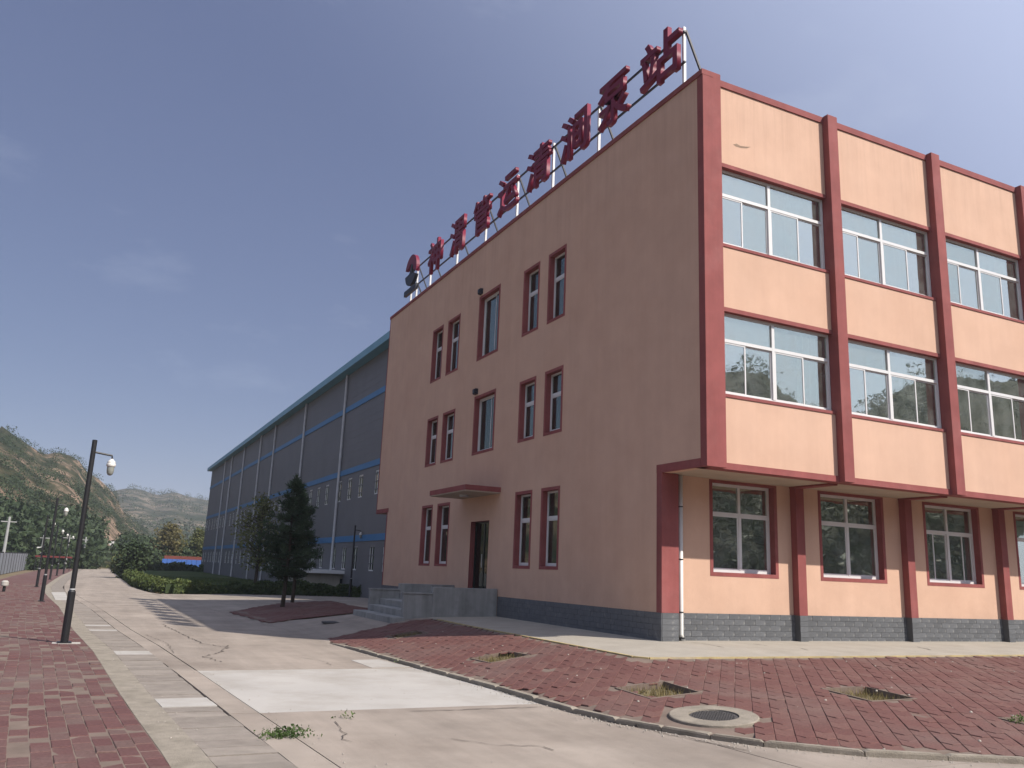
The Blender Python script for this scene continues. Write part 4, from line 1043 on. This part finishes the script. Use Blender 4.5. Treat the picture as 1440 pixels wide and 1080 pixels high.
def on_plaza():
    x, y = random.uniform(-4.6,9), random.uniform(-8,6)
    return (x, y) if inside_kerb(x, y) and (x < -2.4 or y < -1.2) else (None, None)
def on_road():
    y = random.uniform(-9,20); return swx(y)+random.choice((random.gauss(.35,.12), random.gauss(1.35,.1), random.uniform(0,5))), y
pebbles('kerb_grit', 700, along_kerb, .012, 'fine grit collected along the kerb')
pebbles('paving_grit', 130, on_plaza, .020, 'pale scraps and pebbles scattered on the red pavement')
pebbles('road_grit', 500, on_road, .011, 'fine grit and pebbles on the concrete road')
for q in ([(640,1040),(690,1048),(760,1050),(800,1062)], [(470,1015),(482,1030),(490,1050)], [(330,862),(352,868),(380,871)], [(420,925),(455,930),(470,938)], [(205,893),(235,905),(246,921)], [(560,905),(540,915),(520,917)]): crack(q, .016, .02)
# ================================================================== LAMPS, POLES, WALL
def lamp():
    root = thing('street_lamp', (0,0,0)); h = 4.2
    m = MB(); m.lathe([(.075,0),(.075,1.02),(.05,1.06)], (0,0,0), 14); m.box(-.13,.13,-.13,.13,-.02,.025); m.build('base_sleeve', BLACK, parent=root, smooth=False)
    m = MB(); m.lathe([(.052,1.05),(.05,4.2),(.001,4.21)], (0,0,0), 14); m.build('pole', BLACK, parent=root)
    m = MB(); m.lathe([(.056,1.06),(.056,1.085)], (0,0,0), 14); m.build('collar', WHPIPE, parent=root)
    m = MB(); m.tube([(.04,0,3.94),(.38,0,3.90),(.385,0,3.82)], .022, 8); m.build('arm', BLACK, parent=root)
    hd = MB(); sc_ = lambda P: [(r_*.74, 3.83-(3.84-z_)*.66) for r_, z_ in P]; hd.lathe(sc_([(.03,3.84),(.06,3.80),(.10,3.76),(.115,3.72),(.105,3.70),(.125,3.68),(.125,3.60),(.10,3.57),(.001,3.57)]), (.385,0,0), 18); hh = hd.build('lamp_head', PIPEW, parent=root, smooth=True)
    g = MB(); g.lathe(sc_([(.098,3.569),(.10,3.48),(.09,3.38),(.065,3.32),(.03,3.295),(.001,3.29)]), (.385,0,0), 18); g.build('glass_jar', LJAR, parent=hh, smooth=True)
    return root
LJAR = mat('ribbed lamp glass', (.30, .31, .28), .25, .15, 30, spec=.6)
lp = lamp(); first = True
for px, py, lab in ((90,905,'black street lamp nearest to the viewer on the left brick walk'), (58,846,'second black street lamp along the left walk'), (51.4,825.5,'third black street lamp along the left walk'), (70,815,'fourth black street lamp along the left walk'), (79.6,809.6,'fifth black street lamp, small, along the left walk'), (89,807,'farthest black street lamp of the left row')):
    P = gp(px, py); o = lp if first else copy_tree(lp); first = False; o.location = (P[0], P[1], zroad(P[1])+.012); o.rotation_euler.z = random.uniform(-.1,.1)
    tag(o, lab, 'street lamp', 'black street lamps on the site')
b_ = ground_at(493, 822, 52); o = copy_tree(lp); o.location = b_; k = top_h(501,739,b_)/4.2; o.scale = (k,k,k); tag(o, 'black street lamp behind the hedge before the warehouse', 'street lamp', 'black street lamps on the site')
P = gp(90,905); m = MB(); m.box(P[0]-.22,P[0]+.30,P[1]-.16,P[1]+.17,zroad(P[1])-.05,zroad(P[1])+.014); tag(m.build('lamp_footing', CONCW, origin=(P[0],P[1],zroad(P[1]))), 'pale mortar footing under the nearest street lamp', 'footing')
# small white-capped post on the left verge
P = gp(5,832); z = zroad(P[1])
wp = thing('verge_light', (P[0],P[1],z), 'squat white-capped light on a dark post at the left verge', 'light')
m = MB(); m.tube([(P[0],P[1],z),(P[0],P[1],z+.3)], .07, 8); m.build('post', BLACK, parent=wp)
m = MB(); m.lathe([(.15,.28),(.17,.32),(.17,.48),(.10,.55),(.001,.56)], (P[0],P[1],z), 14); m.build('cap', CONCW, parent=wp)
# boundary wall with panels and posts
BW = mat('boundary wall render', (.26,.275,.31), .85, .1, 1., world_pos=True, per_obj=.06)
BWC = mat('fence post', (.03,.03,.034), .6)
bw = thing('boundary_wall', (-17.6,60,-.8), 'grey panelled boundary wall with dark posts along the left walk', 'wall')
def bwx(y): return -17.55 - (.5 if y < 60 else .5*math.cos(min(1,(y-60)/70)*math.pi/2)) + max(0,(y-110))*.045
y = 22.0
while y < 215:
    y2 = y+3.0; m = MB(); m.bar((bwx(y+.06),y+.06,.14),(bwx(y2-.06),y2-.06,.14), .12, 1.95); m.build('panel', BW, parent=bw)
    m = MB(); m.box(bwx(y)-.09,bwx(y)+.09,y-.055,y+.055,-.85,1.24); m.build('post', BWC if y > 70 else BW, parent=bw); y = y2
POLE = mat('concrete pole', (.40,.40,.39), .85, .1, 3)
poles = ((3,726,100,'pale utility pole at the left edge above the wall'), (40,762,150,'short pale pole with a cross arm behind the wall'), (56,752,125,'pale pole carrying a white box behind the lamps'), (92,752,130,'pale utility pole between the lamps'), (116,755,140,'pale utility pole right of the nearest lamp'), (130,766,150,'smallest pale pole near the far bend'))
for i, (px, top, dist, lab) in enumerate(poles):
    b = ground_at(px, 790, dist); h = top_h(px, top, b); th = thing('utility_pole', b, lab, 'pole', 'pale poles beyond the boundary wall')
    m = MB(); m.tube([b, (b[0],b[1],b[2]+h)], [.17,.11], 8); m.build('shaft', POLE, parent=th)
    m = MB(); m.box(b[0]-.7,b[0]+.7,b[1]-.05,b[1]+.05,b[2]+h*.9,b[2]+h*.9+.1); m.build('cross_arm', POLE, parent=th)
    if px == 56:
        z = top_h(54,780,b)+b[2]; m = MB(); m.box(b[0]-.6,b[0]+.15,b[1]-.5,b[1]-.2,z,z+1.0); m.build('box', WHITE, parent=th)
# red banner on the far fence, blue hoarding, houses
RB = mat('red banner', (.17,.03,.03), .7); BLUEH = mat('blue hoarding sheet', (.07,.17,.52), .5, .1, 1.); RUST = mat('rust red sheet', (.20,.055,.04), .7, .15, 2.); BRICKH = mat('brick house wall', (.30,.17,.12), .9, .15, 1.); ROOFH = mat('pale house roof', (.42,.40,.38), .85, .1, 1.)
b = ground_at(80, 790, 118); t0 = top_h(80,782,b)+b[2]
th = thing('banner', b, 'thin red banner strung between poles before the far boundary fence', 'banner')
m = MB(); m.box(b[0]-2.4,b[0]+1.6,b[1]-.03,b[1]+.03,t0-.2,t0); m.build('cloth', RB, parent=th)
for dx in (-2.3, 1.45):
    m = MB(); m.tube([(b[0]+dx,b[1]+.08,b[2]-.2),(b[0]+dx,b[1]+.08,t0+.05)], .04, 6); m.build('pole', BWC, parent=th)
b = ground_at(228, 790, 150); e = ground_at(290, 790, 150); th = thing('site_hoarding', b, 'bright blue site hoarding with a rust red top left of the warehouse', 'hoarding')
zt = top_h(250,786.5,b)+b[2]; n = 9
for k in range(n):
    a = np.array(b[:2])+(np.array(e[:2])-np.array(b[:2]))*k/n; c = np.array(b[:2])+(np.array(e[:2])-np.array(b[:2]))*(k+.94)/n
    m = MB(); m.bar((a[0],a[1],(zt+b[2])/2),(c[0],c[1],(zt+b[2])/2), .08, zt-b[2]); m.build('panel', BLUEH, parent=th)
m = MB(); m.bar((b[0]+.3,b[1]+1,zt+.25),(b[0]+7.2,b[1]+1,zt+.25), .5, .55); m.build('top_sheet', RUST, parent=th)
def house(px, pxr, base_y, top_y, dist, lab, wmat, depth=6):
    b = ground_at(px, 790, dist); e = ground_at(pxr, 790, dist); z1 = top_h(px, top_y, b)+b[2]; z0 = top_h(px, base_y, b)+b[2]-3
    th = thing('village_house', (b[0],b[1],z0), lab, 'house'); W = e[0]-b[0]
    m = MB(); m.box(b[0],b[0]+W,b[1],b[1]+depth,z0,z1); m.build('wall', wmat, parent=th)
    m = MB(); m.v = [(b[0]-.6,b[1]-.8,z1-.1),(b[0]+W+.6,b[1]-.8,z1-.1),(b[0]+W+.6,b[1]+depth/2,z1+1.5),(b[0]-.6,b[1]+depth/2,z1+1.5),(b[0]+W+.6,b[1]+depth+.8,z1-.1),(b[0]-.6,b[1]+depth+.8,z1-.1)]; m.f = [(0,1,2,3),(3,2,4,5),(0,3,5),(1,4,2)]; m.build('roof', ROOFH, parent=th)
    n = 3
    for k in range(n):
        x = b[0]+W*(k+.5)/n; m = MB(); m.box(x-W*.09,x+W*.09,b[1]-.05,b[1]+.05,z1-2.0,z1-.7); w = m.build('window', WHITE, parent=th)
        g = MB(); g.box(x-W*.07,x+W*.07,b[1]-.07,b[1]-.052,z1-1.9,z1-.8); g.build('pane', DOORM, parent=w)
house(142,166,787,771,185,'small brick house with a pale roof at the foot of the hill', BRICKH)
house(149,161,768,756,240,'little white house above the brick house on the hill', ROOFH)
# pale broken kerb stone at the hedge
P = gp(219,832); m = MB(); m.bar((P[0]-.35,P[1],P[2]+.05),(P[0]+.35,P[1]+.3,P[2]+.33), .28, .2); tag(m.build('broken_kerb_stone', CONCW, origin=tuple(P), bevel=.03), 'pale broken stone leaning at the hedge corner', 'stone')
# ================================================================== HILLS
def az_el(px, py):
    d = ray(px, py); return math.atan2(d[0], d[1]), math.atan2(d[2], math.hypot(d[0], d[1]))
near_px = [(0,597),(20,612),(35,622),(50,632),(63,640),(80,635),(100,641),(114,650),(121,663),(140,674),(150,684),(160,694),(172,718),(200,747),(230,766),(300,783)]
far_px = [(120,700),(158,690),(180,686),(200,688),(212,693),(224,696),(245,691),(262,697),(280,701),(300,704),(330,706)]
def hill(name, prof, r_in, r_ridge, az0, az1, naz, nr, mat_, seed, extra=None, rough=1.0):
    tab = sorted(az_el(*p) for p in prof); azs = [t[0] for t in tab]; els = [t[1] for t in tab]
    A_ = np.linspace(az0, az1, naz); T = np.linspace(0, 1.35, nr); V = np.zeros((naz, nr, 3)); rr = np.random.default_rng(seed)
    ph = rr.uniform(0,6.28,40)
    for i, a in enumerate(A_):
        el = np.interp(a, azs, els) if extra is None else extra(a, azs, els)
        ri, ro = r_in(a), r_ridge(a); hr = math.tan(max(el,.002))*ro+CAM[2]+1.0
        for j, t in enumerate(T):
            R_ = ri+(ro-ri)*t; x = CAM[0]+R_*math.sin(a); y = CAM[1]+R_*math.cos(a)
            f = (t**1.15 if t <= 1 else 1-.25*(t-1)/.35)
            n = sum(math.sin(x*.021*2**k+ph[k*2]+1.3*math.sin(y*.013*2**k))*math.cos(y*.024*2**k+ph[k*2+1])/2**k for k in range(5))
            st = (t*7 % 1); ter = (min(1, st*2.2)-st)*.10*hr*.45
            env = math.sin(math.pi*min(1,t))
            V[i,j] = (x, y, -1.0+hr*f+env*(n*.075*hr*rough+ter*rough))
    idx = np.arange(naz*nr).reshape(naz, nr)
    Q = np.stack([idx[:-1,:-1], idx[1:,:-1], idx[1:,1:], idx[:-1,1:]], -1).reshape(-1,4)[:, ::-1]
    o = np_mesh(name, V.reshape(-1,3), Q, mat_); o['kind'] = 'structure'
    o.data.polygons.foreach_set('use_smooth', [True]*len(o.data.polygons)); return V
def hill_mat(name, rock, green, dry):
    m = bpy.data.materials.new(name); m.use_nodes = True; N = m.node_tree.nodes; L = m.node_tree.links; b = N['Principled BSDF']; b.inputs['Roughness'].default_value = .95; b.inputs['Specular IOR Level'].default_value = .1
    pos = N.new('ShaderNodeNewGeometry').outputs['Position']; mp = N.new('ShaderNodeMapping'); mp.inputs['Scale'].default_value = (1,1,2.2); L.new(pos, mp.inputs['Vector'])
    def nz(sc, d=8): 
        n = N.new('ShaderNodeTexNoise'); n.inputs['Scale'].default_value = sc; n.inputs['Detail'].default_value = d; n.inputs['Roughness'].default_value = .68; L.new(mp.outputs[0], n.inputs['Vector']); return n.outputs[0]
    r1 = N.new('ShaderNodeValToRGB'); e = r1.color_ramp.elements; e[0].position = .40; e[0].color = (*green,1); e[1].position = .60; e[1].color = (*rock,1); q = e.new(.50); q.color = (*dry,1); L.new(nz(.055), r1.inputs[0])
    r2 = N.new('ShaderNodeMapRange'); r2.inputs[1].default_value = .3; r2.inputs[2].default_value = .7; r2.inputs[3].default_value = .55; r2.inputs[4].default_value = 1.4; L.new(nz(.35), r2.inputs[0])
    v = N.new('ShaderNodeVectorMath'); v.operation = 'SCALE'; L.new(r1.outputs[0], v.inputs[0]); L.new(r2.outputs[0], v.inputs['Scale']); L.new(v.outputs[0], b.inputs['Base Color'])
    bp = N.new('ShaderNodeBump'); bp.inputs['Strength'].default_value = 1.0; bp.inputs['Distance'].default_value = 3.0; L.new(nz(.22), bp.inputs['Height']); L.new(bp.outputs[0], b.inputs['Normal'])
    return m
HM1 = hill_mat('rocky hill', (.31,.215,.15), (.026,.038,.016), (.075,.068,.036)); HM2 = hill_mat('terraced far hill', (.17,.14,.10), (.035,.045,.024), (.065,.065,.04))
A0 = az_el(0,780)[0]
def near_el(a, azs, els):
    if a >= azs[0]: return float(np.interp(a, azs, els))
    k = min(1, (azs[0]-a)/1.2); return els[0]*(1+.12*math.sin(a*9)) * (1-.15*k)
VN = hill('hill', near_px, lambda a: 118+60*max(0,min(1,(a-A0)/.20)), lambda a: 265+170*max(0,min(1,(a-A0)/.20)), A0-1.3, A0+.215, 300, 74, HM1, 3, near_el)
VF = hill('hill', far_px, lambda a: 330, lambda a: 760+60*math.sin(a*14), A0-.2, A0+1.2, 220, 40, HM2, 5, lambda a, az, el: float(np.interp(a, az, el))*(1 if a < az[-1] else .8), .7)
# valley side behind the viewer (seen in the window reflections)
HM3 = hill_mat('wooded valley side', (.09,.08,.05), (.03,.042,.018), (.05,.055,.025))
VB = hill('hill', near_px, lambda a: 60, lambda a: 150, A0+1.9, A0+3.9, 160, 30, HM3, 9, lambda a, az, el: .25+.03*math.sin(a*11)+.02*math.sin(a*31))
# woodland on the hills: a mass of leaf clumps
def woods(name, V, sel, n, size, cards, label, seed, smin=.6, csz=.13):
    r = np.random.default_rng(seed); na, nr_ = V.shape[:2]; C = []; S_ = []
    while len(C) < n:
        i = r.integers(0, na-1); j = r.integers(0, nr_-1); p = V[i,j]*(1-r.uniform())+V[i+1,j+1]*r.uniform()
        fi, fj = r.uniform(), r.uniform(); p = V[i,j]*(1-fi)*(1-fj)+V[i+1,j]*fi*(1-fj)+V[i,j+1]*(1-fi)*fj+V[i+1,j+1]*fi*fj
        pr = sel(i/na, j/nr_, p)
        az_ = math.atan2(p[0]-CAM[0], p[1]-CAM[1])
        if HAZ[0] < az_ < HAZ[1] and math.hypot(p[0]-CAM[0], p[1]-CAM[1]) < 232: continue   # clearing before the village houses
        if r.uniform() < pr: C.append(p); S_.append(size*r.uniform(smin,1.35)*(1.4 if j/nr_ < .2 else 1))
    C = np.array(C); S_ = np.array(S_); pts = np.repeat(C, cards, 0); sz = np.repeat(S_, cards)
    dv = r.normal(size=(len(pts),3)); dv /= np.linalg.norm(dv,axis=1)[:,None]; dv *= (r.uniform(0,1,len(pts))**.4)[:,None]
    pts = pts + dv*sz[:,None]*np.array([.8,.8,.7]) + np.array([0,0,.35])*sz[:,None]
    V_, Q_ = leaf_cards(pts, (sz*csz)[:,None]); return tag(np_mesh(name, V_, Q_, WOODL), label, 'woodland', kind='stuff')
HAZ = (az_el(124,780)[0], az_el(176,780)[0])
def clump(p, sc): return .5+.5*math.sin(p[0]*sc+2*math.sin(p[1]*sc*.7))*math.cos(p[1]*sc*1.3+p[2]*sc)
woods('hill_woodland', VN, lambda u, v, p: (.8 if v < .2 else .42*clump(p,.045)**2+.03) if (u > .80 and v < .735) else 0, 2300, 1.9, 95, 'dark scrub and trees covering the near rocky hill', 21)
woods('foot_woodland', VN, lambda u, v, p: 1.0 if (u > .82 and v < .13) else 0, 560, 2.7, 330, 'band of dark trees along the foot of the hill', 22)
woods('far_woodland', VF, lambda u, v, p: (.8*clump(p,.02)**2+.05) if (u < .35 and v < .74) else 0, 1000, 4.2, 60, 'patchy woodland on the hazy far hills', 23)

woods('opposite_woodland', VB, lambda u, v, p: 1.0 if v < .8 else 0, 900, 3.0, 80, 'wooded valley side opposite the office front', 24)

# ================================================================== HAZE
HZ = bpy.data.materials.new('haze air'); HZ.use_nodes = True; hn = HZ.node_tree.nodes; hn.clear()
pv = hn.new('ShaderNodeVolumePrincipled'); pv.inputs['Color'].default_value = (.86, .90, 1.0, 1); pv.inputs['Density'].default_value = 0.00042; pv.inputs['Anisotropy'].default_value = .2
ho = hn.new('ShaderNodeOutputMaterial'); HZ.node_tree.links.new(pv.outputs[0], ho.inputs['Volume'])
hm = MB(); hm.box(-1850,1850,-1850,1850,-3.0,125); hz = hm.build('haze', HZ); tag(hz, 'thin bluish haze in the valley air', 'haze', kind='stuff')
